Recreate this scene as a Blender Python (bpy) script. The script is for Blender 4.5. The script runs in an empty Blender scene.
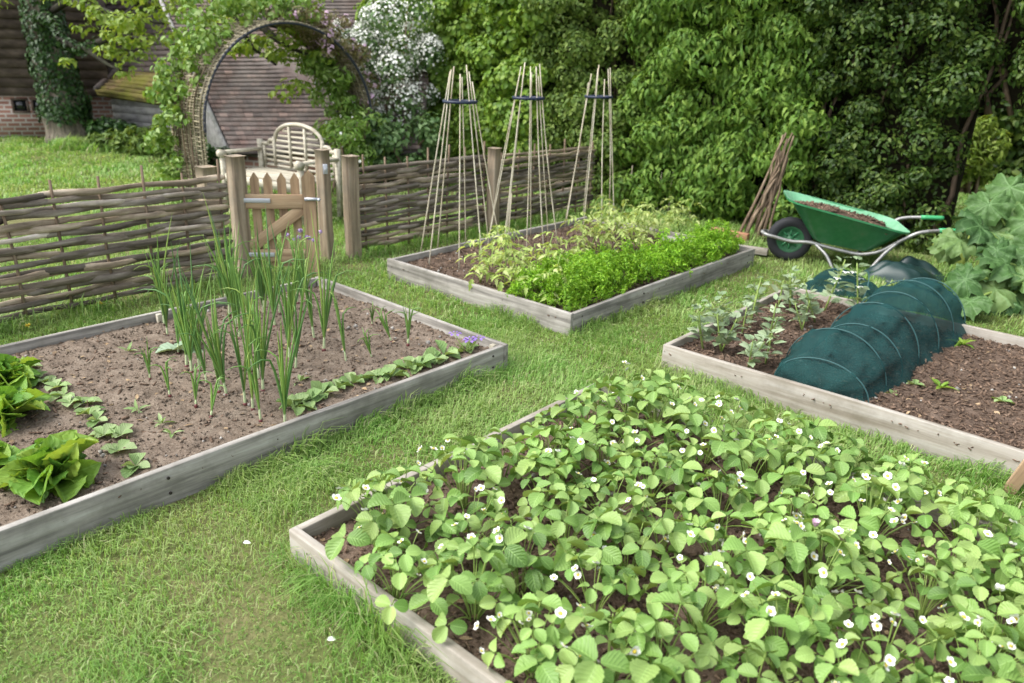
import bpy, math, random
import numpy as np
from mathutils import Vector, Matrix

rng = np.random.default_rng(11); random.seed(11)
sc = bpy.context.scene; COL = sc.collection
pi = math.pi; rad = math.radians

# ------------------------------------------------------------------ camera
EYE = np.array([0, 0, 1.65]); FOC = 760.0; PITCH = rad(20.8); ROLL = rad(-1.9)
_cp, _sp, _cr, _sr = math.cos(PITCH), math.sin(PITCH), math.cos(ROLL), math.sin(ROLL)
_f = np.array([0, _cp, -_sp]); _d = np.array([0, -_sp, -_cp]); _r = np.array([1., 0, 0])
CM = np.array([_cr*_r + _sr*_d, -_sr*_r + _cr*_d, _f])
def ray(x, y): return CM.T @ np.array([x-512, y-341.5, FOC])
def G(x, y, z=0.0):                       # ground (or level z) point seen at a pixel
    d = ray(x, y); return EYE + d*((z-1.65)/d[2])
def at(x, y, Y):                          # point at a known world distance Y
    d = ray(x, y); return EYE + d*(Y/d[1])
def project(P):
    q = (P-EYE) @ CM.T
    return 512+FOC*q[:, 0]/q[:, 2], 341.5+FOC*q[:, 1]/q[:, 2], q[:, 2]
TH = rad(41.4)                            # the garden's own grid: u away, v across
A = np.array([math.sin(TH), math.cos(TH)]); B = np.array([math.cos(TH), -math.sin(TH)])
def W(u, v, z=0.0):
    p = A*u + B*v; return np.array([p[0], p[1], z])
def UV(P): return P[..., 0]*A[0]+P[..., 1]*A[1], P[..., 0]*B[0]+P[..., 1]*B[1]

cam = bpy.data.cameras.new('camera'); camo = bpy.data.objects.new('camera', cam); COL.objects.link(camo)
cam.sensor_width = 36; cam.lens = FOC/1024*36; cam.clip_end = 500; cam.clip_start = .05
camo.matrix_world = Matrix(((CM[0][0], -CM[1][0], -CM[2][0], 0), (CM[0][1], -CM[1][1], -CM[2][1], 0),
                            (CM[0][2], -CM[1][2], -CM[2][2], 1.65), (0, 0, 0, 1)))
cam.dof.use_dof = True; cam.dof.focus_distance = 3.3; cam.dof.aperture_fstop = 2.4
sc.camera = camo

# ------------------------------------------------------------------ light
SUN_EL, SUN_AZ = 52, -105                 # azimuth from +Y towards +X
world = bpy.data.worlds.new('World'); sc.world = world; world.use_nodes = True
nt = world.node_tree; bgn = nt.nodes['Background']
sky = nt.nodes.new('ShaderNodeTexSky'); sky.sky_type = 'NISHITA'; sky.sun_disc = False
sky.sun_elevation = rad(SUN_EL); sky.sun_rotation = rad(SUN_AZ); sky.air_density = 1.0; sky.dust_density = 3.0
hs = nt.nodes.new('ShaderNodeHueSaturation'); hs.inputs['Saturation'].default_value = .35
nt.links.new(sky.outputs[0], hs.inputs['Color']); nt.links.new(hs.outputs[0], bgn.inputs[0]); bgn.inputs[1].default_value = .15
sl = bpy.data.lights.new('sun', 'SUN'); sl.energy = 1.1; sl.angle = rad(42); sl.color = (1, .975, .93)
so = bpy.data.objects.new('sun', sl); COL.objects.link(so)
sd = Vector((math.sin(rad(SUN_AZ))*math.cos(rad(SUN_EL)), math.cos(rad(SUN_AZ))*math.cos(rad(SUN_EL)), math.sin(rad(SUN_EL))))
so.rotation_euler = (-sd).to_track_quat('-Z', 'Y').to_euler()
sc.view_settings.view_transform = 'Standard'; sc.view_settings.look = 'None'
sc.view_settings.exposure = 1.45; sc.view_settings.gamma = 1
sc.cycles.use_denoising = True
sc.cycles.max_bounces = 6; sc.cycles.diffuse_bounces = 3; sc.cycles.glossy_bounces = 2
sc.cycles.transmission_bounces = 3; sc.cycles.transparent_max_bounces = 8

# ------------------------------------------------------------------ mesh builder
class MB:
    def __init__(s): s.V = []; s.F = {}; s.U = []; s.n = 0
    def add(s, V, faces, mat=0, uv=None):
        V = np.asarray(V, float).reshape(-1, 3)
        for f in faces:
            f = np.asarray(f, int)
            if f.size: s.F.setdefault((f.shape[1], mat), []).append(f + s.n)
        s.V.append(V); s.U.append(np.zeros((len(V), 2)) if uv is None else np.asarray(uv, float)); s.n += len(V)
        return s
    def inst(s, t, R, P, S, mat=0):
        """copies of template t=(V,faces,uv): R (N,3,3) columns = axes, P (N,3), S (N,) or (N,3)"""
        V, faces, uv = t; N = len(P)
        if N == 0: return s
        S = np.asarray(S, float); S = S[:, None]*np.ones(3) if S.ndim == 1 else S
        X = np.einsum('nij,nkj->nki', R, V[None]*S[:, None, :]) + P[:, None, :]
        off = (np.arange(N)*len(V))[:, None, None]
        fs = [(np.asarray(f)[None]+off).reshape(-1, len(f[0])) for f in faces if len(f)]
        return s.add(X.reshape(-1, 3), fs, mat, np.tile(uv, (N, 1)))
    def box(s, c, d, R=None, mat=0):
        c = np.asarray(c, float); d = np.asarray(d, float)/2
        V = np.array([[x, y, z] for x in (-1, 1) for y in (-1, 1) for z in (-1, 1)], float)*d
        if R is not None: V = V @ np.asarray(R).T
        return s.add(V+c, [np.array([[0, 1, 3, 2], [4, 6, 7, 5], [0, 4, 5, 1], [2, 3, 7, 6], [0, 2, 6, 4], [1, 5, 7, 3]])], mat)
    def tube(s, path, r, sides=8, mat=0, flat=1.0, cap=True, up=None):
        P = np.asarray(path, float); n = len(P); r = np.ones(n)*r
        T = np.gradient(P, axis=0); T /= np.linalg.norm(T, axis=1)[:, None]+1e-9
        ref = np.array([0, 0, 1.]) if up is None else np.asarray(up, float)
        if up is None and abs(T.mean(0)[2]) > .8*np.linalg.norm(T.mean(0)): ref = np.array([1., 0, 0])
        X = np.cross(T, ref); X /= np.linalg.norm(X, axis=1)[:, None]+1e-9
        Y = np.cross(X, T)
        a = np.arange(sides)*2*pi/sides
        V = (P[:, None] + (X[:, None]*np.cos(a)[None, :, None]*flat + Y[:, None]*np.sin(a)[None, :, None])*r[:, None, None]).reshape(-1, 3)
        i = np.arange(n-1)[:, None]*sides; j = np.arange(sides)[None]; k = (j+1) % sides
        q = np.stack([i+j, i+k, i+sides+k, i+sides+j], -1).reshape(-1, 4)
        uv = np.stack(np.broadcast_arrays(np.arange(sides)[None]/sides, np.linspace(0, 1, n)[:, None]), -1).reshape(-1, 2)
        fs = [q]
        if cap: fs += [np.arange(sides)[::-1][None], (np.arange(sides)+(n-1)*sides)[None]]
        return s.add(V, fs, mat, uv)
    def grid(s, X, mat=0, uv=None):       # X (a,b,3)
        a, b = X.shape[:2]; i = np.arange(a-1)[:, None]*b; j = np.arange(b-1)[None]
        q = np.stack([i+j, i+j+1, i+b+j+1, i+b+j], -1).reshape(-1, 4)
        if uv is None: uv = np.stack(np.meshgrid(np.linspace(0, 1, a), np.linspace(0, 1, b), indexing='ij'), -1).reshape(-1, 2)
        return s.add(X.reshape(-1, 3), [q], mat, uv)
    def build(s, name, mats, parent=None, world=False, smooth=False, bevel=0):
        V = np.concatenate(s.V) if s.V else np.zeros((0, 3)); U = np.concatenate(s.U) if s.U else np.zeros((0, 2))
        if world and parent is not None:
            Mi = np.array(Matrix.LocRotScale(parent.location, parent.rotation_euler, None).inverted())
            V = V @ Mi[:3, :3].T + Mi[:3, 3]
        me = bpy.data.meshes.new(name)
        loops = []; starts = []; mi = []; t = 0
        for (k, m), fl in s.F.items():
            f = np.concatenate(fl); loops.append(f.ravel()); starts.append(t+np.arange(len(f))*k); mi.append(np.full(len(f), m)); t += f.size
        L = np.concatenate(loops).astype(np.int32); S = np.concatenate(starts).astype(np.int32)
        me.vertices.add(len(V)); me.vertices.foreach_set('co', V.astype(np.float32).ravel())
        me.loops.add(len(L)); me.loops.foreach_set('vertex_index', L)
        me.polygons.add(len(S)); me.polygons.foreach_set('loop_start', S)
        me.polygons.foreach_set('material_index', np.concatenate(mi).astype(np.int32))
        me.update(calc_edges=True)
        uvl = me.uv_layers.new(name='uv'); uvl.data.foreach_set('uv', U[L].astype(np.float32).ravel())
        if smooth: me.polygons.foreach_set('use_smooth', np.ones(len(S), bool))
        for m in (mats if isinstance(mats, (list, tuple)) else [mats]): me.materials.append(m)
        me.validate()
        o = bpy.data.objects.new(name, me); COL.objects.link(o)
        if parent is not None: o.parent = parent
        if bevel:
            b = o.modifiers.new('bevel', 'BEVEL'); b.width = bevel; b.segments = 2; b.limit_method = 'ANGLE'
        return o

def tag(o, label=None, cat=None, group=None, kind=None):
    if label: o['label'] = label
    if cat: o['category'] = cat
    if group: o['group'] = group
    if kind: o['kind'] = kind
    return o
def thing(name, label, cat, loc=(0, 0, 0), rz=0, group=None, rot=None):
    o = bpy.data.objects.new(name, None); COL.objects.link(o); o.empty_display_size = .1
    o.location = [float(c) for c in loc]; o.rotation_euler = rot if rot is not None else (0, 0, rz)
    return tag(o, label, cat, group)
def dup(root, loc, rz=0, scale=1, label=None, tilt=(0, 0)):
    r = root.copy(); COL.objects.link(r); r.location = [float(c) for c in loc]; r.rotation_euler = (tilt[0], tilt[1], rz)
    r.scale = (scale,)*3
    if label: r['label'] = label
    for ch in list(root.children):
        c = ch.copy(); COL.objects.link(c); c.parent = r
        for g in list(ch.children):
            d = g.copy(); COL.objects.link(d); d.parent = c
    return r
ORD = ['first', 'second', 'third', 'fourth', 'fifth', 'sixth', 'seventh', 'eighth', 'ninth', 'tenth', 'eleventh', 'twelfth', 'thirteenth', 'fourteenth']

# ------------------------------------------------------------------ materials
def mat(name, base=(.5, .5, .5), rough=.6, metal=0, spec=.4):
    m = bpy.data.materials.new(name); m.use_nodes = True
    b = m.node_tree.nodes['Principled BSDF']
    b.inputs['Base Color'].default_value = (*base, 1); b.inputs['Roughness'].default_value = rough
    b.inputs['Metallic'].default_value = metal; b.inputs['Specular IOR Level'].default_value = spec
    return m
class N:
    def __init__(s, m): s.m = m; s.t = m.node_tree; s.b = s.t.nodes.get('Principled BSDF'); s.out = s.t.nodes['Material Output']
    def n(s, typ, **kw):
        x = s.t.nodes.new('ShaderNode'+typ)
        for k, v in kw.items():
            if k in x.inputs: x.inputs[k].default_value = v
            else: setattr(x, k, v)
        return x
    def l(s, a, b): s.t.links.new(a, b)
    def coord(s, which='Object', scale=(1, 1, 1)):
        c = s.n('TexCoord'); mp = s.n('Mapping'); mp.inputs['Scale'].default_value = scale; s.l(c.outputs[which], mp.inputs[0]); return mp.outputs[0]
    def noise(s, vec, scale, detail=4, rough=.6):
        x = s.n('TexNoise'); x.inputs['Scale'].default_value = scale; x.inputs['Detail'].default_value = detail; x.inputs['Roughness'].default_value = rough
        if vec is not None: s.l(vec, x.inputs['Vector'])
        return x.outputs['Fac']
    def ramp(s, fac, stops):
        r = s.n('ValToRGB'); e = r.color_ramp.elements
        while len(e) < len(stops): e.new(.5)
        for q, (p, c) in zip(e, stops): q.position = p; q.color = (*c, 1) if len(c) == 3 else c
        s.l(fac, r.inputs[0]); return r.outputs[0]
    def mix(s, fac, a, b, typ='MIX'):
        x = s.n('Mix', data_type='RGBA', blend_type=typ)
        for sock, val in ((x.inputs[0], fac), (x.inputs[6], a), (x.inputs[7], b)):
            if hasattr(val, 'is_linked'): s.l(val, sock)
            elif isinstance(val, tuple): sock.default_value = (*val, 1)
            else: sock.default_value = val
        return x.outputs[2]
    def math(s, op, a, b=0):
        x = s.n('Math', operation=op)
        for sock, val in zip(x.inputs, (a, b)):
            if hasattr(val, 'is_linked'): s.l(val, sock)
            else: sock.default_value = val
        return x.outputs[0]
    def bump(s, h, strength=.3, dist=.01):
        x = s.n('Bump'); x.inputs['Strength'].default_value = strength; x.inputs['Distance'].default_value = dist
        s.l(h, x.inputs['Height']); s.l(x.outputs[0], s.b.inputs['Normal']); return x.outputs[0]
    def color(s, c): s.l(c, s.b.inputs['Base Color'])

def leaf_mat(name, ca, cb, rough=.5, trans=.3, vein=.25, cc=None, spec=.35, side=26):
    m = mat(name, ca, rough, spec=spec); k = N(m)
    g = k.n('NewGeometry'); rnd = g.outputs['Random Per Island']
    stops = [(0, tuple(x*.62 for x in ca)), (.14, ca), (.6, cb)] + ([(1, cc)] if cc else [])
    col = k.ramp(rnd, stops)
    oi = k.n('ObjectInfo'); hv = k.n('HueSaturation')
    k.l(k.math('ADD', k.math('MULTIPLY', oi.outputs['Random'], .3), .85), hv.inputs['Value']); k.l(col, hv.inputs['Color']); col = hv.outputs[0]
    nz = k.noise(k.coord('Object'), 30, 2)
    col = k.mix(k.math('MULTIPLY', nz, .35), col, tuple(x*.6 for x in cb))
    if vein:
        uv = k.n('UVMap'); sx = k.n('SeparateXYZ'); k.l(uv.outputs[0], sx.inputs[0])
        dx = k.math('ABSOLUTE', k.math('SUBTRACT', sx.outputs[0], .5))
        mid = k.math('LESS_THAN', dx, .025)
        sv = k.math('SINE', k.math('MULTIPLY', k.math('SUBTRACT', sx.outputs[1], k.math('MULTIPLY', dx, .7)), side*1.6))
        svl = k.math('GREATER_THAN', sv, .86)
        v = k.math('MULTIPLY', k.math('MAXIMUM', mid, k.math('MULTIPLY', svl, .5)), vein)
        col = k.mix(v, col, tuple(min(1, x*1.7+.06) for x in cb))
        k.bump(sv, .25, .004)
    k.color(col)
    if trans:
        tr = k.n('BsdfTranslucent'); tc = k.mix(1.0, col, (1.35, 1.2, .6), 'MULTIPLY'); k.l(tc, tr.inputs[0])
        ms = k.n('MixShader'); ms.inputs[0].default_value = trans
        k.l(k.b.outputs[0], ms.inputs[1]); k.l(tr.outputs[0], ms.inputs[2]); k.l(ms.outputs[0], k.out.inputs[0])
    return m

def wood_mat(name, ca, cb, cc, axis=0, scale=1.0, stain=(.1, .1, .09), stain_amt=.35, rough=.8, island=.25):
    m = mat(name, ca, rough, spec=.2); k = N(m)
    s = [26*scale]*3; s[axis] = 1.6*scale
    v = k.coord('Object', tuple(s))
    oi = k.n('ObjectInfo'); 
    ad = k.n('VectorMath', operation='ADD'); k.l(v, ad.inputs[0])
    sc_ = k.n('VectorMath', operation='SCALE'); cb3 = k.n('CombineXYZ'); k.l(oi.outputs['Random'], cb3.inputs[0]); k.l(oi.outputs['Random'], cb3.inputs[2])
    k.l(cb3.outputs[0], sc_.inputs[0]); sc_.inputs['Scale'].default_value = 40; k.l(sc_.outputs[0], ad.inputs[1]); v = ad.outputs[0]
    g = k.noise(v, 1.0, 6, .65)
    col = k.ramp(g, [(.34, cc), (.5, ca), (.66, cb)])
    st = k.noise(k.coord('Object'), 4*scale, 5, .7)
    col = k.mix(k.math('MULTIPLY', k.ramp(st, [(.45, (0, 0, 0)), (.72, (1, 1, 1))]), stain_amt), col, stain)
    if island:
        ge = k.n('NewGeometry'); hv = k.n('HueSaturation')
        k.l(k.math('ADD', k.math('MULTIPLY', ge.outputs['Random Per Island'], 2*island), 1-island), hv.inputs['Value']); k.l(col, hv.inputs['Color']); col = hv.outputs[0]
    k.color(col); k.bump(g, .5, .006)
    return m

M = {}
M['board'] = wood_mat('weathered_board', (.30, .28, .25), (.42, .40, .365), (.155, .145, .13), stain=(.10, .095, .075), stain_amt=.6, island=0)
M['board_warm'] = wood_mat('weathered_warm_board', (.335, .305, .26), (.40, .375, .335), (.235, .205, .165), stain=(.12, .105, .07), stain_amt=.5, island=0)
M['post'] = wood_mat('oak_post', (.275, .215, .15), (.385, .32, .24), (.15, .115, .08), axis=2, stain=(.13, .125, .105), stain_amt=.6, island=.1)
M['gate'] = wood_mat('gate_timber', (.36, .25, .15), (.45, .33, .21), (.24, .16, .10), axis=2, scale=1.3, stain=(.2, .15, .1), stain_amt=.25, island=.12)
M['bench'] = wood_mat('bench_timber', (.42, .385, .30), (.52, .485, .40), (.29, .26, .20), axis=0, stain=(.35, .33, .26), stain_amt=.3, island=.08)
M['wattle'] = wood_mat('wattle_rods', (.235, .205, .17), (.42, .385, .345), (.10, .085, .068), axis=0, scale=.9, stain=(.05, .045, .04), stain_amt=.5, island=.45)
_k = N(M['wattle']); _g = _k.n('NewGeometry'); _old = _k.b.inputs['Base Color'].links[0].from_socket
_k.color(_k.mix(1.0, _old, _k.ramp(_g.outputs['Random Per Island'], [(0, (.75, .70, .64)), (.3, (1.1, 1.07, 1.02)), (.6, (.7, .66, .61)), (.85, (1.25, 1.12, .93)), (1, (1.3, 1.28, 1.24))]), 'MULTIPLY'))
M['willow'] = wood_mat('willow_weave', (.27, .235, .155), (.38, .345, .25), (.14, .12, .075), axis=2, stain=(.1, .08, .05), stain_amt=.5, island=.4)
M['cane'] = wood_mat('bamboo_cane', (.50, .45, .34), (.62, .58, .47), (.36, .31, .21), axis=2, scale=1.5, stain=(.2, .2, .13), stain_amt=.5, island=.1)
M['bark'] = wood_mat('bark', (.12, .10, .075), (.22, .19, .15), (.045, .038, .03), axis=2, scale=.8, stain=(.05, .06, .03), stain_amt=.5, island=.2)
M['limb'] = wood_mat('mossy_limb', (.026, .023, .016), (.05, .045, .032), (.012, .010, .008), axis=2, scale=.8, stain=(.04, .05, .02), stain_amt=.6, island=.1)
M['twig'] = wood_mat('twig', (.16, .115, .075), (.26, .2, .14), (.07, .05, .035), axis=2, scale=1.2, stain=(.05, .04, .03), stain_amt=.4, island=.4)
M['hedge_shade'] = mat('hedge_shade', (.022, .02, .012), 1, spec=.05)  # near-black colour that paints the shade inside the hedges

def soil_mat(name, ca, cb, cc):
    m = mat(name, ca, .95, spec=.12); k = N(m); v = k.coord('Object')
    n1 = k.noise(v, 9, 6, .7); n2 = k.noise(v, 90, 4, .7)
    col = k.ramp(n1, [(.3, cc), (.5, ca), (.72, cb)])
    col = k.mix(k.ramp(n2, [(.45, (0, 0, 0)), (.75, (1, 1, 1))]), col, cb)
    ge = k.n('NewGeometry'); hv = k.n('HueSaturation')
    k.l(k.math('ADD', k.math('MULTIPLY', ge.outputs['Random Per Island'], .7), .6), hv.inputs['Value']); k.l(col, hv.inputs['Color'])
    k.color(hv.outputs[0]); k.bump(k.math('ADD', n1, k.math('MULTIPLY', n2, .6)), .8, .015)
    return m
M['soil_dry'] = soil_mat('dry_soil', (.155, .118, .088), (.26, .212, .165), (.07, .052, .038))
M['soil_dark'] = soil_mat('mulched_soil', (.085, .058, .042), (.17, .125, .095), (.04, .028, .02))
M['chips'] = soil_mat('bark_chips', (.15, .10, .07), (.25, .18, .13), (.06, .04, .03))

M['dead_leaf'] = soil_mat('dead_leaf', (.30, .21, .12), (.42, .33, .22), (.18, .11, .06)); M['pebble'] = soil_mat('pebble', (.33, .31, .28), (.45, .43, .39), (.22, .20, .18))
def ground_mat():
    m = mat('lawn_base', (.06, .1, .02), 1, spec=.1); k = N(m); v = k.coord('Object')
    n1 = k.noise(v, 1.3, 5); n2 = k.noise(v, 40, 4)
    col = k.ramp(n1, [(.3, (.10, .14, .035)), (.55, (.17, .175, .07)), (.75, (.25, .20, .11))])
    col = k.mix(k.math('MULTIPLY', n2, .6), col, (.045, .06, .018)); k.color(col); k.bump(n2, .8, .02); return m
def grass_mat():
    m = mat('grass_blades', (.1, .2, .03), .5, spec=.3); k = N(m)
    g = k.n('NewGeometry'); v = k.coord('Object')
    col = k.ramp(g.outputs['Random Per Island'], [(0, (.115, .265, .045)), (.45, (.21, .39, .08)), (.78, (.30, .47, .135)), (.93, (.40, .48, .21)), (1, (.50, .46, .30))])
    n1 = k.noise(v, 1.1, 4, .6); n2 = k.noise(v, 4.0, 3, .6)
    col = k.mix(k.math('MULTIPLY', k.ramp(n1, [(.42, (0, 0, 0)), (.7, (1, 1, 1))]), .65), col, (.38, .42, .17))
    col = k.mix(k.math('MULTIPLY', k.ramp(n2, [(.5, (0, 0, 0)), (.75, (1, 1, 1))]), .4), col, (.15, .31, .05))
    k.color(col)
    tr = k.n('BsdfTranslucent'); k.l(k.mix(1., col, (1.15, 1.15, .7), 'MULTIPLY'), tr.inputs[0]); ms = k.n('MixShader'); ms.inputs[0].default_value = .4
    k.l(k.b.outputs[0], ms.inputs[1]); k.l(tr.outputs[0], ms.inputs[2]); k.l(ms.outputs[0], k.out.inputs[0]); return m
M['lawn'] = ground_mat(); M['grass'] = grass_mat()

M['straw_leaf'] = leaf_mat('strawberry_leaf', (.13, .27, .05), (.225, .375, .09), rough=.45, trans=.24, vein=.28, cc=(.34, .46, .14), spec=.42)
M['stalk'] = leaf_mat('green_stalk', (.17, .27, .05), (.26, .36, .09), trans=0, vein=0)
M['petal'] = mat('white_petal', (.78, .78, .72), .7)
M['pollen'] = mat('yellow_centre', (.65, .5, .06), .7)
M['pink'] = mat('pale_pink_petal', (.62, .42, .55), .6)
M['purple'] = mat('purple_petal', (.22, .13, .42), .6)
M['mauve'] = mat('mauve_petal', (.42, .30, .52), .6)
M['onion'] = leaf_mat('onion_leaf', (.09, .215, .06), (.175, .325, .065), rough=.4, trans=.18, vein=0, cc=(.30, .42, .09), spec=.5)
M['shank'] = mat('onion_shank', (.42, .5, .28), .5)
M['bulb'] = mat('onion_bulb', (.12, .03, .03), .4)
M['spinach'] = leaf_mat('spinach_leaf', (.09, .23, .03), (.17, .34, .045), rough=.5, trans=.35, vein=.3, cc=(.33, .45, .07), spec=.3)
M['seedling'] = leaf_mat('seedling_leaf', (.17, .30, .09), (.26, .38, .14), trans=.25, vein=.2, cc=(.33, .43, .2))
M['greyleaf'] = leaf_mat('broad_bean_leaf', (.20, .29, .15), (.29, .38, .22), trans=.2, vein=.25, cc=(.40, .48, .32))
M['cabbage'] = leaf_mat('cabbage_leaf', (.2, .31, .18), (.28, .38, .25), trans=.15, vein=.3)
M['paleleaf'] = leaf_mat('pale_leaf', (.28, .41, .09), (.42, .53, .16), trans=.35, vein=.15, cc=(.56, .62, .28))
M['parsley'] = leaf_mat('parsley_leaf', (.13, .31, .014), (.23, .45, .024), trans=.32, vein=0, cc=(.33, .53, .05))
M['rhubarb'] = leaf_mat('large_leaf', (.045, .11, .03), (.078, .155, .044), rough=.5, trans=.15, vein=.32, cc=(.15, .23, .07), spec=.25, side=14)
M['hedge_light'] = leaf_mat('light_hedge_leaf', (.12, .25, .025), (.20, .34, .04), trans=.3, vein=0, cc=(.29, .42, .06))
M['hedge_small'] = leaf_mat('small_hedge_leaf', (.07, .135, .020), (.12, .195, .032), trans=.25, vein=0, cc=(.22, .30, .07), spec=.22)
M['creeper'] = leaf_mat('creeper_leaf', (.065, .145, .018), (.11, .205, .028), trans=.25, vein=0, cc=(.19, .29, .05), spec=.22)
M['dark_leaf'] = leaf_mat('dark_hedge_leaf', (.026, .058, .010), (.045, .088, .013), rough=.45, trans=.15, vein=0, cc=(.11, .16, .03), spec=.22)
M['ivy'] = leaf_mat('ivy_leaf', (.014, .042, .009), (.028, .072, .013), rough=.4, trans=.1, vein=0, cc=(.055, .12, .025), spec=.25)
M['lime'] = leaf_mat('lime_leaf', (.15, .25, .025), (.225, .33, .045), trans=.35, vein=0, cc=(.33, .42, .09))
M['rose'] = leaf_mat('rose_leaf', (.13, .27, .04), (.22, .36, .06), trans=.3, vein=0, cc=(.34, .46, .17))
M['bronze'] = leaf_mat('bronze_leaf', (.14, .15, .05), (.22, .19, .09), trans=.25, vein=0, cc=(.3, .26, .16))
M['hawthorn'] = leaf_mat('hawthorn_leaf', (.07, .15, .045), (.12, .21, .07), trans=.25, vein=0, cc=(.2, .3, .12))

# wheelbarrow, netting, metal
M['screw'] = mat('rusty_screw', (.035, .028, .022), .7, .3)
M['green_paint'] = mat('green_paint', (.03, .21, .075), .38, spec=.5)
_k = N(M['green_paint']); _n = _k.noise(_k.coord('Object'), 7, 6, .7)
_k.color(_k.ramp(_n, [(.3, (.02, .13, .05)), (.5, (.028, .185, .07)), (.62, (.06, .20, .095)), (.72, (.12, .15, .085)), (.8, (.035, .19, .075))]))
M['rim_paint'] = mat('dirty_green_rim', (.02, .10, .04), .55)
M['tub_inside'] = mat('faded_green_paint', (.16, .38, .22), .5)
_k = N(M['tub_inside']); _n = _k.noise(_k.coord('Object'), 9, 6, .7); _k.color(_k.ramp(_n, [(.35, (.13, .34, .19)), (.6, (.2, .42, .26)), (.8, (.25, .33, .22))]))
M['galv'] = mat('galvanised_tube', (.5, .5, .5), .5, .7)
_k = N(M['galv']); _n = _k.noise(_k.coord('Object'), 12, 5, .7); _k.color(_k.ramp(_n, [(.3, (.22, .22, .215)), (.55, (.36, .36, .35)), (.72, (.15, .115, .08))]))
M['tyre'] = mat('tyre_rubber', (.016, .017, .02), .75)
M['grip'] = mat('green_grip', (.05, .33, .13), .45)
M['hinge'] = mat('galvanised_hinge', (.50, .52, .56), .45, .6)
M['pipe'] = mat('dark_arch_pipe', (.03, .035, .055), .4)
M['ring'] = mat('navy_plastic', (.012, .02, .045), .5)
def net_mat():
    m = mat('green_netting', (.012, .062, .066), .85, spec=.15); k = N(m)
    n = k.noise(k.coord('Object'), 6, 5, .7); k.color(k.ramp(n, [(.3, (.007, .032, .032)), (.6, (.012, .053, .051)), (.8, (.025, .08, .075))]))
    w = k.n('TexVoronoi'); w.inputs['Scale'].default_value = 330; k.l(k.coord('Object'), w.inputs['Vector']); k.bump(w.outputs[0], .35, .002)
    t = k.n('BsdfTransparent'); ms = k.n('MixShader'); ms.inputs[0].default_value = .78
    k.l(t.outputs[0], ms.inputs[1]); k.l(k.b.outputs[0], ms.inputs[2]); k.l(ms.outputs[0], k.out.inputs[0]); return m
M['net'] = net_mat()
M['net_hoop'] = mat('hoop_tube', (.03, .085, .085), .6)
M['bag'] = mat('dark_green_plastic_sheet', (.012, .034, .032), .38, spec=.45)
# buildings
def tile_mat(name, ca, cb, cc, moss=None, amt=.5):
    m = mat(name, ca, .85, spec=.2); k = N(m)
    br = k.n('TexBrick'); uv = k.n('UVMap'); k.l(uv.outputs[0], br.inputs['Vector'])
    br.inputs['Scale'].default_value = 1; br.inputs['Brick Width'].default_value = 1; br.inputs['Row Height'].default_value = 1
    br.inputs['Mortar Size'].default_value = .025; br.inputs['Color1'].default_value = (*ca, 1); br.inputs['Color2'].default_value = (*cb, 1); br.inputs['Mortar'].default_value = (*(x*.35 for x in cc), 1)
    br.inputs['Bias'].default_value = -.1
    wn_ = k.n('TexWhiteNoise'); fl_ = k.n('VectorMath', operation='FLOOR'); k.l(uv.outputs[0], fl_.inputs[0]); k.l(fl_.outputs[0], wn_.inputs['Vector'])
    n = k.noise(k.coord('Object'), 2.2, 6, .7); n2 = k.noise(k.coord('Object'), 11, 4, .7)
    col = k.mix(1.0, br.outputs[0], k.ramp(wn_.outputs['Value'], [(0, (.5, .48, .5)), (.4, (.95, .9, .88)), (.75, (1.1, 1.0, .95)), (.95, (1.5, 1.35, 1.3)), (1, (2.0, 1.8, 1.75))]), 'MULTIPLY')
    col = k.mix(k.math('MULTIPLY', n2, .6), col, cc)
    if moss: col = k.mix(k.math('MULTIPLY', k.ramp(n, [(.35, (0, 0, 0)), (.65, (1, 1, 1))]), amt), col, moss)
    k.color(col); k.bump(n2, .4, .02); return m
M['tile'] = tile_mat('clay_tiles', (.10, .07, .062), (.20, .15, .13), (.068, .054, .052), (.215, .195, .18), .6)
M['mosstile'] = tile_mat('mossy_tiles', (.22, .16, .09), (.28, .21, .1), (.15, .11, .07), (.27, .27, .045), .95)
M['weatherboard'] = wood_mat('dark_weatherboard', (.10, .075, .062), (.15, .115, .095), (.06, .045, .038), axis=0, scale=.4, stain=(.05, .04, .035), stain_amt=.4, island=.15)
M['greyboard'] = wood_mat('grey_shed_board', (.30, .29, .29), (.38, .37, .36), (.19, .18, .18), axis=0, scale=.5, stain=(.14, .15, .1), stain_amt=.5, island=.12)
def brick_mat():
    m = mat('old_brick', (.3, .15, .1), .9, spec=.2); k = N(m); uv = k.n('UVMap')
    br = k.n('TexBrick'); k.l(uv.outputs[0], br.inputs['Vector']); br.inputs['Scale'].default_value = 1
    br.inputs['Brick Width'].default_value = .19; br.inputs['Row Height'].default_value = .072; br.inputs['Mortar Size'].default_value = .013
    br.inputs['Color1'].default_value = (.22, .095, .07, 1); br.inputs['Color2'].default_value = (.38, .2, .15, 1); br.inputs['Mortar'].default_value = (.5, .46, .41, 1)
    n = k.noise(k.coord('Object'), 6, 5, .7); k.color(k.mix(k.math('MULTIPLY', n, .5), br.outputs[0], (.2, .14, .12))); k.bump(br.outputs['Fac'], -.4, .01); return m
M['brick'] = brick_mat()
M['frame'] = mat('dark_window_frame', (.1, .07, .055), .7)
M['glass'] = mat('dark_glass', (.012, .014, .016), .08, spec=.6)
M['paling'] = wood_mat('green_stained_paling', (.2, .26, .05), (.27, .33, .08), (.12, .16, .03), axis=2, island=.1)
M['terracotta'] = mat('terracotta', (.34, .17, .10), .85)

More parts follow.
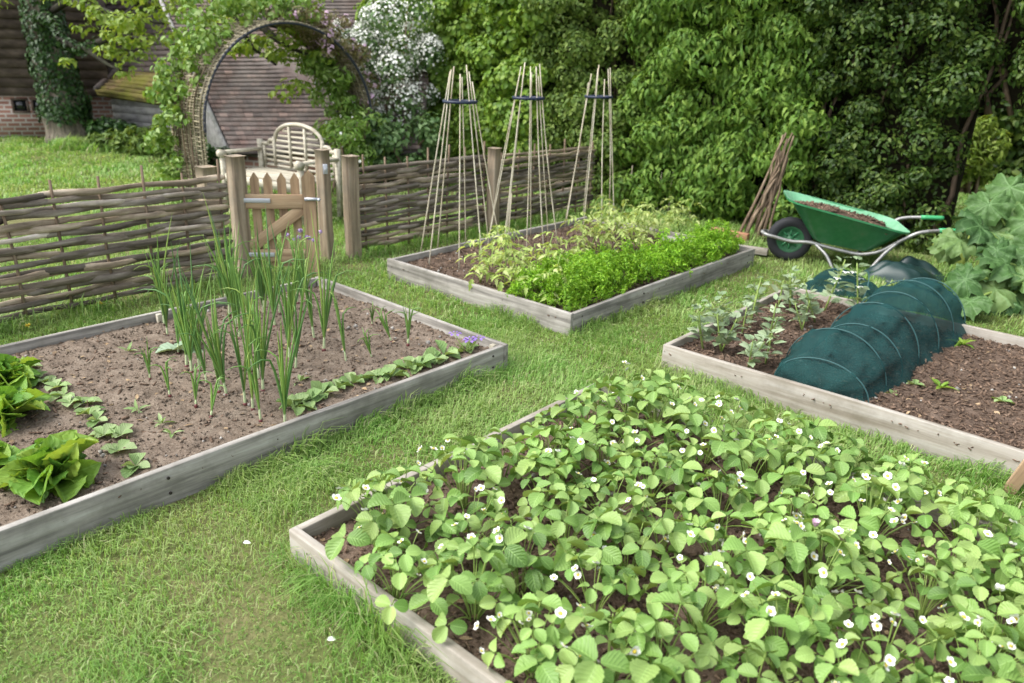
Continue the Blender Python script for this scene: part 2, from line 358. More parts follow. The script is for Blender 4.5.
# ------------------------------------------------------------------ noise + leaf templates
def fbm(x, y, seed=0, oct=4, f=1.0):
    r = np.random.default_rng(seed); out = 0; a = 1.0
    for o in range(oct):
        for _ in range(3):
            t = r.uniform(0, 2*pi); p = r.uniform(0, 2*pi); q = r.uniform(.7, 1.4)
            out = out + a*np.sin((x*math.cos(t)+y*math.sin(t))*f*q+p)/3
        a *= .55; f *= 2.1
    return out
def leaf_t(prof, fold=.15, curl=-.15, wave=0.0, cols=3, tipcurl=0.0):
    """prof = [(t, halfwidth)], leaf along +Y, normal +Z, unit length"""
    V = []; uv = []
    xs = np.linspace(-1, 1, cols)
    for i, (t, w) in enumerate(prof):
        for x in xs:
            z = fold*abs(x)*w*2 + curl*t*t + tipcurl*t**3 + wave*math.sin(i*2.3+x*2)*abs(x)
            V.append((x*w, t, z)); uv.append((.5+x*.5, t))
    n = len(prof); i = np.arange(n-1)[:, None]*cols; j = np.arange(cols-1)[None]
    q = np.stack([i+j, i+j+1, i+cols+j+1, i+cols+j], -1).reshape(-1, 4)
    return np.array(V), [q], np.array(uv)
T_OVATE = leaf_t([(0, .02), (.3, .27), (.65, .24), (1, .01)], fold=.2, curl=-.2)
T_ROUND = leaf_t([(0, .04), (.22, .36), (.6, .40), (.88, .22), (1, .03)], fold=.2, curl=-.18)
T_LANCE = leaf_t([(0, .02), (.3, .16), (.65, .14), (1, .005)], fold=.25, curl=-.3)
T_IVY = leaf_t([(0, .05), (.18, .42), (.4, .26), (.5, .34), (1, .01)], fold=.15, curl=-.15)
T_PALM = leaf_t([(0, .02), (.15, .30), (.3, .18), (.42, .36), (.6, .17), (1, .01)], fold=.2, curl=-.35)
def serr(n, f, amp):
    return [(t, f(t)*(1+(amp if i % 2 else -amp))) for i, t in enumerate(np.linspace(0, 1, n))]
T_STRAW = [leaf_t(serr(13, lambda t: .43*math.sin(pi*min(1, max(.04, t**1.15*.93+.04)))**.62, .05), fold=fo, curl=cu, wave=.012, cols=5, tipcurl=tc) for fo, cu, tc in ((.30, -.12, 0), (.18, -.25, -.1), (.42, .05, -.2))]
_sp_prof = [(t, float(np.interp(t, (0, .18, .3, .5, .7, .86, .96, 1), (.03, .05, .16, .29, .34, .27, .12, .02)))*(1+.05*math.sin(t*41))) for t in np.linspace(0, 1, 19)]
T_SPIN = [leaf_t(_sp_prof, fold=fo, curl=cu, wave=.042, cols=7, tipcurl=-.2) for fo, cu in ((.5, .1), (.35, -.15), (.2, -.3))]
T_SMALL = leaf_t([(0, .03), (.3, .2), (.55, .38), (.8, .33), (1, .05)], fold=.3, curl=-.2)
T_JAG = leaf_t([(0, .01), (.15, .2), (.25, .12), (.4, .27), (.5, .15), (.65, .2), (.75, .1), (1, .005)], fold=.3, curl=-.45)

def norm(v): return v/(np.linalg.norm(v, axis=-1, keepdims=True)+1e-9)
def frames(nrm, direction):
    z = norm(nrm); y = direction - z*(direction*z).sum(-1, keepdims=True); y = norm(y); x = np.cross(y, z)
    return np.stack([x, y, z], -1)
def rdir(n): return norm(rng.normal(size=(n, 3)))
def scatter_leaves(mb, t, P, nrm, size, spread=.6, droop=.5, m=0):
    n = len(P); nn = norm(nrm + spread*rdir(n)); dd = rdir(n) + np.array([0, 0, -droop]) + nrm*.4
    mb.inst(t, frames(nn, dd), P, size, m)
def clump_leaves(mb, t, centers, radii, nper, size, outward=None, spread=.55, droop=.5, hemi=True, squash=.8, m=0, up=.35):
    """leaf clumps: each clump is a shell of leaves around a centre"""
    C = np.repeat(centers, nper, 0); Rr = np.repeat(radii, nper); n = len(C)
    d = rdir(n)
    if outward is not None:
        o = np.repeat(np.broadcast_to(outward, centers.shape), nper, 0); s = (d*o).sum(-1)
        if hemi: d = np.where((s < -.15)[:, None], d-2*s[:, None]*o, d)
    rr = Rr*(.55+.5*rng.random(n)**.6)
    P = C + d*rr[:, None]*np.array([1, 1, squash])
    scatter_leaves(mb, t, P, d+np.array([0, 0, up]), size*(.65+.7*rng.random(n)), spread, droop, m)

def stem_path(p0, p1, bend=.0, n=5):
    p0 = np.asarray(p0, float); p1 = np.asarray(p1, float); t = np.linspace(0, 1, n)[:, None]
    p = p0+(p1-p0)*t; p[:, 2] += (bend*np.sin(pi*t))[:, 0]; return p

# ------------------------------------------------------------------ ground and grass
BEDS = {'L': (0.10, 2.92, -4.40, -2.60, .15), 'P': (3.58, 6.15, -4.46, -2.68, .15), 'S': (1.145, 2.95, -2.0, .55, .11), 'R': (3.55, 5.25, -2.0, 1.0, .15)}
gx = np.concatenate([[-140, -60, -30], np.linspace(-16, 16, 129), [30, 60, 140]]); gy = np.concatenate([[-60, -10], np.linspace(-3, 20, 93), [30, 60, 140]])
X, Y = np.meshgrid(gx, gy, indexing='ij')
Z = .012*fbm(X, Y, 5, 3, 1.6); uu, vv = UV(np.stack([X, Y, Z], -1))
Z = np.where((abs(X) > 16) | (Y > 20), 0, Z)
for (u0, u1, v0, v1, zt) in BEDS.values():
    Z = np.where((uu > u0-.3) & (uu < u1+.3) & (vv > v0-.3) & (vv < v1+.3), np.minimum(Z, .0)*.3, Z)
Z = Z-.08*np.exp(-(((X-3.05)/.55)**2+((Y-6.15)/.35)**2))
tag(MB().grid(np.stack([X, Y, Z], -1)[:, ::-1]).build('lawn', M['lawn'], smooth=True), kind='structure', label='mown green lawn between the raised beds')

def grass_patch(mb, n, box, length, width, dens=None, far=False):
    x = rng.uniform(box[0], box[1], n); y = rng.uniform(box[2], box[3], n); P = np.stack([x, y, np.zeros(n)], -1)
    px, py, dz = project(P+[0, 0, .03]); ok = (px > -140) & (px < 1164) & (py < 790) & (dz > .3)
    u, v = UV(P); edge = np.full(n, 9.)
    for (u0, u1, v0, v1, zt) in BEDS.values():
        du = np.maximum(np.maximum(u0-u, u-u1), 0); dv = np.maximum(np.maximum(v0-v, v-v1), 0); d = np.hypot(du, dv)
        ok &= d > .004; edge = np.minimum(edge, d)
    if dens is not None: ok &= rng.random(n) < dens(P, u, v, edge)
    P = P[ok]; edge = edge[ok]; n = len(P)
    L = length*(.55+.75*rng.random(n)); tuft = fbm(P[:, 0], P[:, 1], 3, 3, 9.0)
    L *= np.clip(1+.5*tuft, .35, 2)
    L *= 1+1.5*np.exp(-(edge/.05)**2)*np.clip(.35+fbm(P[:, 0], P[:, 1], 8, 3, 5.), 0, 1.2)
    w = width*(.6+.7*rng.random(n)); a = rng.uniform(0, 2*pi, n); b = rng.uniform(.35, 1.5, n)
    flow = fbm(P[:, 0], P[:, 1], 21, 2, 2.0)*2.5; a = np.where(rng.random(n) < .5, flow+rng.normal(0, .6, n), a)
    D = np.stack([np.cos(a), np.sin(a), np.zeros(n)], -1); S = np.stack([-np.sin(a), np.cos(a), np.zeros(n)], -1); U = np.array([0, 0, 1.])
    hw = (w/2)[:, None]; l = L[:, None]; bb = b[:, None]
    m = P + (D*.30*bb + U*.6)*l; t = P + (D*.95*bb + U*(1.05-.42*bb))*l
    base = P - U*.01
    V = np.stack([base-S*hw, base+S*hw, m-S*hw*.8, m+S*hw*.8, t], 1).reshape(-1, 3)
    o = (np.arange(n)*5)[:, None]
    mb.add(V, [o+np.array([0, 1, 3, 2]), o+np.array([2, 3, 4])])
WORN = [(G(300, 655), .16), (G(255, 600), .14), (G(170, 590), .22), (G(745, 268), .25), (G(420, 470), .15), (G(610, 345), .2)]
def wear(P):
    k = np.zeros(len(P))
    for c, r_ in WORN: k = np.maximum(k, np.exp(-(((P[:, :2]-c[:2])**2).sum(1))/r_**2))
    return k*np.clip(.75+.5*fbm(P[:, 0], P[:, 1], 61, 3, 14.), 0, 1)
worn = lambda P, u, v, e: (1-.3*wear(P))*np.clip(.88+.45*fbm(P[:, 0], P[:, 1], 14, 3, 3.0) - .55*np.exp(-((v+2.12)/.16)**2)*((u > 1.0) & (u < 1.9)), .15, 1)
mb = MB()
grass_patch(mb, 100000, (-2.3, .7, .8, 2.8), .041, .0034, worn)
grass_patch(mb, 130000, (-3.2, 2.9, 2.6, 4.7), .042, .0046, worn)
grass_patch(mb, 120000, (-4.5, 5.5, 4.6, 8.0), .045, .0065, worn)
grass_patch(mb, 120000, (-11, 9, 7.5, 14.8), .06, .018)
edge_d = lambda P, u, v, e: (e < .09)*np.clip(.35+fbm(P[:, 0], P[:, 1], 8, 3, 5.), 0, 1)
grass_patch(mb, 150000, (-2.6, 2.9, .9, 5.2), .05, .0045, edge_d)
def fence_foot(P, u, v, e): return ((abs(v+5.12) < .16) | (abs(u-7.0) < .25))*.8
grass_patch(mb, 60000, (-4.2, 5, 3.6, 8.2), .11, .007, fence_foot)
def barn_foot(P, u, v, e): return np.exp(-((P[:, 1]-12.6-.12*(P[:, 0]+6.5))/.45)**2)*(P[:, 0] > -7.4)
grass_patch(mb, 20000, (-7.4, -4.2, 11.8, 13.6), .17, .02, barn_foot)
tag(mb.build('grass', M['grass']), kind='stuff', label='short uneven grass of the garden lawn')

# ------------------------------------------------------------------ raised beds
def soil_bed(key, mname, ztop, rough, lumps, chips, seed, cutoff=0):
    u0, u1, v0, v1, zt = BEDS[key]; du = u1-u0-.03; dv = v1-v0-.03; st = .022
    nu, nv = int(du/st), int(dv/st)
    a, b = np.meshgrid(np.linspace(u0+.015, u1-.015, nu), np.linspace(v0+.015, v1-.015, nv), indexing='ij')
    h = ztop + rough*(fbm(a, b, seed, 3, 5.)*.6 + fbm(a, b, seed+1, 3, 24.)*.5 + rng.normal(0, .35, a.shape))
    P = np.stack([A[0]*a+B[0]*b, A[1]*a+B[1]*b, h], -1)
    mb = MB().grid(P[:, ::-1])
    n = lumps; i = rng.integers(0, nu, n), rng.integers(0, nv, n)
    oct_ = (np.array([[1, 0, 0], [-1, 0, 0], [0, 1, 0], [0, -1, 0], [0, 0, 1], [0, 0, -1]], float), [np.array([[0, 2, 4], [2, 1, 4], [1, 3, 4], [3, 0, 4], [2, 0, 5], [1, 2, 5], [3, 1, 5], [0, 3, 5]])], np.zeros((6, 2)))
    Rr = frames(rdir(n), rdir(n)); s = (.003+.012*rng.random(n)**5)*(cutoff or 1)
    mb.inst(oct_, Rr, P[i]+rng.normal(0, .006, (n, 3))*[1, 1, .2]+[0, 0, .002], s[:, None]*rng.uniform(.6, 1.3, (n, 3)))
    n = chips; i = rng.integers(0, nu, n), rng.integers(0, nv, n)
    nn = norm(np.array([0, 0, 1.])+.55*rdir(n)); Rr = frames(nn, rdir(n))
    cube = (np.array([[x, y, z] for x in (-1, 1) for y in (-1, 1) for z in (-1, 1)], float), [np.array([[0, 1, 3, 2], [4, 6, 7, 5], [0, 4, 5, 1], [2, 3, 7, 6], [0, 2, 6, 4], [1, 5, 7, 3]])], np.zeros((8, 2)))
    S = np.stack([.002+.004*rng.random(n), .006+.016*rng.random(n)**2, .001+.002*rng.random(n)], -1)
    mb.inst(cube, Rr, P[i]+rng.normal(0, .008, (n, 3))*[1, 1, .1]+[0, 0, .004], S, 1)
    n = 260; i = rng.integers(0, nu, n), rng.integers(0, nv, n); nn = norm(np.array([0, 0, 1.])+.4*rdir(n))
    mb.inst(T_OVATE, frames(nn, rdir(n)), P[i]+[0, 0, .006], np.stack([.02+.02*rng.random(n), .012+.03*rng.random(n), .02+0*nn[:, 0]], -1), 2)
    n = 120; i = rng.integers(0, nu, n), rng.integers(0, nv, n)
    mb.inst(oct_, frames(rdir(n), rdir(n)), P[i]+[0, 0, .004], (.006+.012*rng.random(n)**3)[:, None]*rng.uniform(.6, 1.2, (n, 3)), 3)
    return tag(mb.build('garden_soil', [M[mname], M['chips'], M['dead_leaf'], M['pebble']]), kind='structure')
soil_bed('L', 'soil_dry', .10, .0105, 14000, 700, 31, .75)
soil_bed('P', 'soil_dark', .10, .014, 4000, 3000, 41)
soil_bed('S', 'soil_dark', .055, .014, 5000, 4500, 51)
soil_bed('R', 'soil_dark', .10, .014, 5000, 9000, 61)

def bed(key, label, wood, th=.03, pegs=()):
    u0, u1, v0, v1, zt = BEDS[key]
    c = W((u0+u1)/2, (v0+v1)/2, 0); root = thing('raised_bed', label, 'raised bed', c, pi/2-TH, 'timber raised beds')
    hu, hv = (u1-u0)/2, (v1-v0)/2                      # local x = u, local y = -v
    def board(length, loc, rz, z1, m):
        n = max(8, int(length/.12)); x = np.linspace(-length/2, length/2, n); wv = .004*np.sin(x*3.1+random.random()*6)
        P = np.zeros((n, 5, 3))
        prof = [(-th/2, -.03), (th/2, -.03), (th/2, z1), (-th/2, z1), (-th/2, -.03)]
        for j, (yy, zz) in enumerate(prof): P[:, j] = np.stack([x, yy+wv, np.full(n, zz)+(.003*np.sin(x*2.3+1) if zz > 0 else 0)], -1)
        b = MB().grid(P); b.add(P[0, :4], [np.array([[3, 2, 1, 0]])]); b.add(P[-1, :4], [np.array([[0, 1, 2, 3]])])
        o = b.build('board', m, root); o.location = loc; o.rotation_euler = (0, 0, rz)
        bv = o.modifiers.new('bevel', 'BEVEL'); bv.width = .004; bv.segments = 2; bv.limit_method = 'ANGLE'; bv.angle_limit = rad(50)
        w = o.modifiers.new('weld', 'WELD'); w.merge_threshold = .0005; o.modifiers.move(1, 0); return o
    board(2*hu-2*th-.004, (0, -hv+th/2, 0), 0, zt, wood); board(2*hu-2*th-.004, (0, hv-th/2, 0), 0, zt, wood)
    board(2*hv, (-hu+th/2, 0, 0), pi/2, zt+.002, wood); board(2*hv, (hu-th/2, 0, 0), pi/2, zt+.002, wood)
    for sy in (-1, 1):
        for x_ in (-hu+.12, -hu*.35, hu*.3, hu-.12):
            for z_ in (.045, zt-.04):
                nl = MB().tube([(0, 0, -.004), (0, 0, .0012), (0, 0, .0016)], [.006, .006, .0035], 9).build('screw', M['screw'], root); nl.location = (x_, sy*(hv+.001), z_); nl.rotation_euler = (-sy*pi/2, 0, 0)
    for (pu, pv, h) in pegs:
        q = MB().box((pu-(u0+u1)/2, -(pv-(v0+v1)/2), h/2), (.03, .03, h)).build('peg', M['bench'], root, bevel=.003)
    return root
bed('L', 'left raised bed with onions in dry pale soil by the woven fence', M['board'], pegs=((2.86, -2.66, .146), (1.78, -4.34, .152)))
bed('P', 'raised bed with three cane wigwams and bright curly parsley', M['board'])
bed('S', 'nearest raised bed crowded with flowering strawberry plants', M['board_warm'], th=.032)
bed('R', 'right raised bed covered partly by a dark green net tunnel', M['board_warm'])

# ------------------------------------------------------------------ strawberries
def flower_mesh():
    mb = MB(); t = leaf_t([(0, .1), (.35, .42), (.7, .5), (1, .2)], fold=-.1, curl=.15)
    for k in range(5):
        a = 2*pi*k/5; d = np.array([[math.cos(a), math.sin(a), .25]]); mb.inst(t, frames(np.array([[-.25*math.cos(a), -.25*math.sin(a), 1.]]), d), np.zeros((1, 3)), np.array([.0125]))
    b = np.linspace(0, pi/2, 4); mb.tube(np.stack([np.zeros(4), np.zeros(4), .001+.004*np.sin(b)], -1), .0045*np.cos(b)+.0003, 7, 1)
    return mb
_fl = flower_mesh().build('flower', [M['petal'], M['pollen']], smooth=True); FLOWER = _fl.data; bpy.data.objects.remove(_fl)
def strawberry(nl, nf, seed):
    root = thing('strawberry_plant', 'x', 'strawberry plant', (0, 0, 0), 0, 'strawberry plants in the nearest bed')
    r = np.random.default_rng(seed); lv = MB(); st = MB()
    for i in range(nl):
        a = i*2.4+r.normal(0, .35); f = (i+.5)/nl; reach = .02+.15*f**.75*r.uniform(.75, 1.2); h = (.20-.10*f**1.5)*r.uniform(.75, 1.2)
        d = np.array([math.cos(a), math.sin(a), 0]); tip = d*reach+np.array([0, 0, h])
        p0 = d*.012; c = d*reach*.3+np.array([0, 0, h*.65]); t = np.linspace(0, 1, 6)[:, None]
        st.tube((1-t)**2*p0+2*t*(1-t)*c+t*t*tip, np.linspace(.0024, .0017, 6), 5, cap=False)
        tilt = r.uniform(.1, .7)*(.4+f); nrm = norm(np.array([d[0]*tilt, d[1]*tilt, 1])+.18*r.normal(size=3))
        sz = r.uniform(.040, .073)*(1 if i > 2 else .8)
        for da in (0, 1.75, -1.75):
            aa = a+da+r.normal(0, .1); ld = np.array([math.cos(aa), math.sin(aa), -.15 if da == 0 else 0.0])
            n2 = norm(nrm+.13*r.normal(size=3)+.15*np.array([math.cos(aa), math.sin(aa), 0]))
            lv.inst(T_STRAW[r.integers(0, 3)], frames(n2[None], ld[None]), (tip+ld*.006)[None], np.array([sz*(1 if da == 0 else .92)]))
    fl = []
    for k in range(nf):
        a = r.uniform(0, 2*pi) if k % 3 == 0 else a0+r.normal(0, .3); a0 = a
        reach = r.uniform(.04, .145); h = r.uniform(.12, .22); d = np.array([math.cos(a), math.sin(a), 0]); tip = d*reach+[0, 0, h]
        t = np.linspace(0, 1, 6)[:, None]; c = d*reach*.45+np.array([0, 0, h*.8]); st.tube((1-t)**2*d*.01+2*t*(1-t)*c+t*t*tip, .0012, 4, cap=False); fl.append((tip, d))
    lv.build('leaves', M['straw_leaf'], root, smooth=True); st.build('stalks', M['stalk'], root)
    for tip, d in fl:
        o = bpy.data.objects.new('flower', FLOWER); COL.objects.link(o); o.parent = root; o.location = tip
        s = r.uniform(.75, 1.25); o.scale = (s, s, s); o.rotation_euler = (d[1]*-.5+r.normal(0, .3), d[0]*.5+r.normal(0, .3), r.uniform(0, 6))
    return root
def grow(proto_list, spots, labels, z, smin=.9, smax=1.1, tilt=.0):
    """first use moves the prototype itself, later uses copy it"""
    used = set(); out = []
    for i, ((x, y), lab) in enumerate(zip(spots, labels)):
        k = random.randrange(len(proto_list)); s = random.uniform(smin, smax); rz = random.uniform(0, 2*pi); p = proto_list[k]
        if k not in used:
            used.add(k); p.location = (x, y, z); p.rotation_euler = (random.gauss(0, tilt), random.gauss(0, tilt), rz); p.scale = (s,)*3; p['label'] = lab; out.append(p)
        else: out.append(dup(p, (x, y, z), rz, s, lab, (random.gauss(0, tilt), random.gauss(0, tilt))))
    for k, p in enumerate(proto_list):
        if k not in used:
            for c in list(p.children): bpy.data.objects.remove(c)
            bpy.data.objects.remove(p)
    return out
protos = [strawberry(nl, nf, 100+i) for i, (nl, nf) in enumerate([(13, 4), (15, 9), (17, 1), (14, 13), (16, 6), (11, 5), (15, 11), (12, 0)])]
spots = []; labs = []
vs = np.arange(-1.74, .55, .238)
for ri, v in enumerate(vs):
    us = np.arange(1.255, 2.9, .232)
    for ci, u in enumerate(us):
        q = W(u+random.gauss(0, .035)+(.07 if ri % 2 and 0 < ci < len(us)-1 else 0), v+random.gauss(0, .03)); spots.append((q[0], q[1]))
        row = 'in the row along the left board' if ri == 0 else 'in the %s row from the left board' % ORD[ri]
        labs.append('leafy strawberry plant %s, %s from the near end' % (row, ORD[ci]))
grow(protos, spots, labs, .055, .88, 1.15, .06)
# a single fallen columbine bloom among the strawberry leaves
q = W(*UV(G(815, 527, .25)), .25)
mb = MB(); t = leaf_t([(0, .05), (.4, .3), (.75, .33), (1, .05)], fold=.2, curl=.2)
a = np.arange(7)*2*pi/7; d = np.stack([np.cos(a), np.sin(a), np.full(7, .5)], -1); mb.inst(t, frames(np.stack([-np.cos(a), -np.sin(a), np.full(7, .8)], -1), d), np.zeros((7, 3)), np.full(7, .028))
mb.tube([(0, 0, 0), (.01, 0, -.08), (.02, .01, -.19)], .0014, 5, 1)
o = tag(mb.build('pink_flower', [M['pink'], M['stalk']], smooth=True), 'single pale pink bloom among the white strawberry flowers', 'flower'); o.location = q

# ------------------------------------------------------------------ onions, seedlings, greens in the left bed
def onion(nl, h, seed, thick=.007, bent=.2):
    root = thing('onion_plant', 'x', 'onion', group='onions growing in the left bed'); r = np.random.default_rng(seed); lv = MB()
    for i in range(nl):
        a = r.uniform(0, 2*pi) if i else 0; lean = r.uniform(.02, .27)*(1 if i else .3); L = h*r.uniform(.6, 1.05); t = np.linspace(0, 1, 9)
        z0 = .06*h/.5; x = lean*L*(t**1.4); z = z0*.5+L*(t-.25*lean*t*t)
        if r.random() < bent: k = np.clip(t-.6, 0, 1); z -= L*1.5*k**1.5*.9; x += L*.5*k
        P = np.stack([x*math.cos(a), x*math.sin(a), z], -1)
        rr = thick*r.uniform(.7, 1.1)*np.array([.5, .8, 1, 1, .92, .8, .62, .4, .08]); lv.tube(P, rr, 6, cap=False)
    lv.build('leaves', M['onion'], root, smooth=True)
    MB().tube([(0, 0, -.01), (0, 0, .02), (0, 0, .045*h/.5), (0, 0, .07*h/.5)], [thick*1.25, thick*1.15, thick, thick*.55], 8).build('shank', M['shank'], root, smooth=True)
    MB().tube([(0, 0, -.012), (0, 0, .0), (0, 0, .010)], [thick*1.1, thick*1.9, thick*1.3], 8).build('bulb', M['bulb'], root, smooth=True)
    return root
ROWS = [('the densest onion row, beside the bare soil', [(279, 420), (255, 415), (244, 403), (229, 394), (219, 390), (207, 378), (198, 369), (185, 368), (176, 345), (168, 324), (160, 315)]),
        ('the middle onion row', [(268, 394), (251, 370), (241, 340), (236, 325), (229, 313), (222, 303)]),
        ('the onion row behind the middle one', [(291, 370), (292, 344), (282, 325), (270, 312), (262, 303)]),
        ('the sparse onion row nearest the path end', [(349, 364), (315, 353), (309, 318), (300, 300)])]
H = {(279, 420): .55, (185, 368): .5, (315, 353): .56, (349, 364): .45}
pro = [onion(n, 1.0*h, 200+i, th) for i, (n, h, th) in enumerate([(6, .60, .0056), (7, .68, .006), (6, .54, .0055), (8, .62, .0058), (5, .48, .005)])]
sp = []; lb = []
def densify(row, n):
    t = np.linspace(0, len(row)-1, n); r_ = np.array(row, float); return [(np.interp(q, range(len(row)), r_[:, 0])+random.gauss(0, 4), np.interp(q, range(len(row)), r_[:, 1])+random.gauss(0, 3)) for q in t]
for (nm, row), n_on in zip(ROWS, (14, 11, 9, 5)):
    row = densify(row, n_on)
    for i, p in enumerate(row):
        q = G(*p, .1); sp.append((q[0], q[1])); lb.append('tall onion in %s, %s from the front board' % (nm, ORD[i] if i else 'nearest'))
grow(pro, sp, lb, .1, .85, 1.12, .05)
small = [(150, 379, 'small drooping onion alone at the edge of the bare soil'), (170, 396, 'small onion with bent leaves in front of the lone one'), (196, 406, 'small bent onion with one leaf on the soil'), (211, 417, 'smallest onion beside a weed near the front board'),
         (372, 358, 'thin garlic plant beside the back right board'), (392, 342, 'yellowing garlic plant with curled tips by the back board'), (408, 345, 'garlic plant nearest the path corner of the bed'), (372, 325, 'garlic plant with looped stem farthest back by the board')]
p2 = [onion(5, .26, 231, .0045, .6), onion(6, .3, 232, .005, .5)]
p2[0]['category'] = p2[1]['category'] = 'onion'
grow(p2, [tuple(G(x, y, .1)[:2]) for x, y, _ in small], [l for *_, l in small], .1, .8, 1.1, .15)

def rosette(name, cat, group, tmpls, m, nl, size, lift, seed, smin=.6, stem=None, spreadn=.25):
    root = thing(name, 'x', cat, group=group); r = np.random.default_rng(seed); lv = MB()
    for i in range(nl):
        a = i*2.4+r.normal(0, .3); f = (i+.5)/nl; el = lift*(1-f)+.12*f+r.normal(0, .08)*(nl > 4)
        d = np.array([math.cos(a)*math.cos(el), math.sin(a)*math.cos(el), math.sin(el)]); nn = np.array([-math.cos(a)*math.sin(el), -math.sin(a)*math.sin(el), math.cos(el)])+spreadn*r.normal(size=3)
        s = size*(smin+(1-smin)*f)*r.uniform(.8, 1.15); b = np.array([math.cos(a), math.sin(a), 0])*size*.05+[0, 0, .004]
        lv.inst(tmpls[r.integers(0, len(tmpls))], frames(nn[None], d[None]), b[None], np.array([s]))
    lv.build('leaves', m, root, smooth=True); return root
chard = [rosette('spinach_plant', 'spinach', 'spinach plants at the left end', T_SPIN, M['spinach'], 52, .185, 1.4, 300+i, .6, spreadn=.5) for i in range(2)]
cs = [(52, 480, 'large glossy spinach plant nearest the front board'), (5, 420, 'broad leaved spinach plant second from the front board'), (6, 385, 'dark spinach plant at the far end of the spinach row'), (-30, 470, 'spinach plant half cut off by the left picture edge')]
for o_ in grow(chard, [tuple(G(x, y, .1)[:2]) for x, y, _ in cs], [l for *_, l in cs], .1, .95, 1.1): pass
sd = [rosette('radish_seedling', 'seedling', 'row of young seedlings', [T_SMALL, T_ROUND], M['seedling'], n, .062, .75, 320+i) for i, n in enumerate((6, 7, 5))]
line = [(136, 467), (118, 452), (121, 436), (104, 436), (97, 421), (89, 415), (84, 404), (70, 404), (64, 396), (57, 388), (47, 383), (37, 378), (27, 368)]
grow(sd, [tuple(G(x, y, .1)[:2]) for x, y in line], ['pale seedling in the row beside the spinach, %s from the front board' % (ORD[i] if i else 'nearest') for i in range(len(line))], .1, .85, 1.25)
bs = [rosette('lettuce_seedling', 'lettuce', 'young lettuces along the front board', [T_SMALL, T_SPIN[1]], M['seedling'], n, .10, .8, 340+i) for i, n in enumerate((8, 9, 7))]
line = [(295, 408), (306, 402), (322, 395), (337, 389), (352, 384), (378, 378), (392, 377), (407, 369), (420, 366), (434, 361), (444, 356), (470, 350)]
grow(bs, [tuple(G(x, y, .1)[:2]) for x, y in line], ['young lettuce along the front board, %s from the onion end' % (ORD[i] if i else 'nearest') for i in range(len(line))], .1, .8, 1.2)
cb = rosette('cabbage_seedling', 'cabbage', None, [T_ROUND, T_SMALL], M['cabbage'], 6, .13, .6, 350); cb.location = G(184, 350, .1); cb['label'] = 'young blue green cabbage beside the onion row near the fence'
wd = [rosette('weed', 'weed', 'small weeds on the bare soil', [T_LANCE], M['seedling'], n, .06, .8, 360+i) for i, n in enumerate((7, 5))]
ws = [(138, 411, 'largest weed on the bare soil, beside the seedlings'), (172, 435, 'reddish weed close to the front board'), (162, 424, 'tiny weed halfway between seedlings and onions'), (128, 352, 'lone weed far back on the bare soil'), (300, 382, 'grassy weed between the onions and the lettuces')]
grow(wd, [tuple(G(x, y, .1)[:2]) for x, y, _ in ws], [l for *_, l in ws], .1, .8, 1.2)
# purple flowered viola by the path corner, and a chive clump by the gate
def small_flower_plant(name, label, cat, loc, nfl, h, spread, fm, lm, size, seed, pom=False):
    root = thing(name, label, cat, loc); r = np.random.default_rng(seed); st = MB(); lv = MB()
    for i in range(nfl):
        a = r.uniform(0, 2*pi); tip = np.array([math.cos(a)*spread*r.random(), math.sin(a)*spread*r.random(), h*r.uniform(.8, 1.1)]); st.tube(stem_path((0, 0, 0), tip), .0018, 5)
        f = MB(); n = 24 if pom else 6; d = rdir(n) if pom else norm(np.stack([np.cos(np.arange(n)*pi/3), np.sin(np.arange(n)*pi/3), np.full(n, .3)], -1))
        f.inst(T_SMALL, frames(d if pom else np.tile([0, 0, 1.], (n, 1)), np.cross(d, rdir(n)) if pom else d), d*size*.4, np.full(n, size*.7)); o = f.build('flower', fm, root, smooth=True); o.location = tip
    for i in range(14):
        a = r.uniform(0, 2*pi); L = h*r.uniform(.5, .95); st.tube(stem_path((0, 0, 0), (math.cos(a)*spread*.9, math.sin(a)*spread*.9, L)), np.linspace(.003, .0006, 5), 5)
    st.build('stems', lm, root)
small_flower_plant('viola_plant', 'low plant with purple flowers at the path corner of the onion bed', 'flower', G(466, 352, .1), 4, .09, .07, M['purple'], M['stalk'], .035, 5)
small_flower_plant('chive_plant', 'tall chive clump with purple pompom flowers before the gate', 'chives', G(305, 292, .1), 9, .40, .13, M['mauve'], M['onion'], .018, 6, True)

# ------------------------------------------------------------------ bed with wigwams
def wigwam(loc, label, n, r0, h, seed, top):
    root = thing('cane_wigwam', label, 'cane wigwam', loc, 0, 'cane wigwams in the far bed'); r = np.random.default_rng(seed); zr = h*.855
    for i in range(n):
        a = 2*pi*i/n+r.normal(0, .12); rr = r0*r.uniform(.9, 1.1); k = .3; hh = h*r.uniform(.94, 1.06)
        b = np.array([math.cos(a)*rr, math.sin(a)*rr, -.03]); ra = .118; g = np.array([math.cos(a)*ra, math.sin(a)*ra, zr]); e = b+(g-b)*(hh+.03)/(zr+.03)
        t = np.linspace(0, 1, 9)[:, None]; P = b+(e-b)*t; P[:, :2] += (r.normal(0, .006, (1, 2))*np.sin(pi*t))
        rad_ = .0044*r.uniform(.8, 1.15)*np.where(np.arange(9) % 2, 1.0, 1.12)
        o = MB().tube(P, rad_, 7).build('cane', M['cane'], root, smooth=True)
    b = MB(); a = np.linspace(0, 2*pi, 25)
    prof = [(.113, -.010), (.131, -.010), (.131, .010), (.113, .010), (.113, -.010)]
    X_ = np.array([[(pr*math.cos(t), pr*math.sin(t), zr+pz) for pr, pz in prof] for t in a]); b.grid(X_); b.build('cane_ring', M['ring'], root)
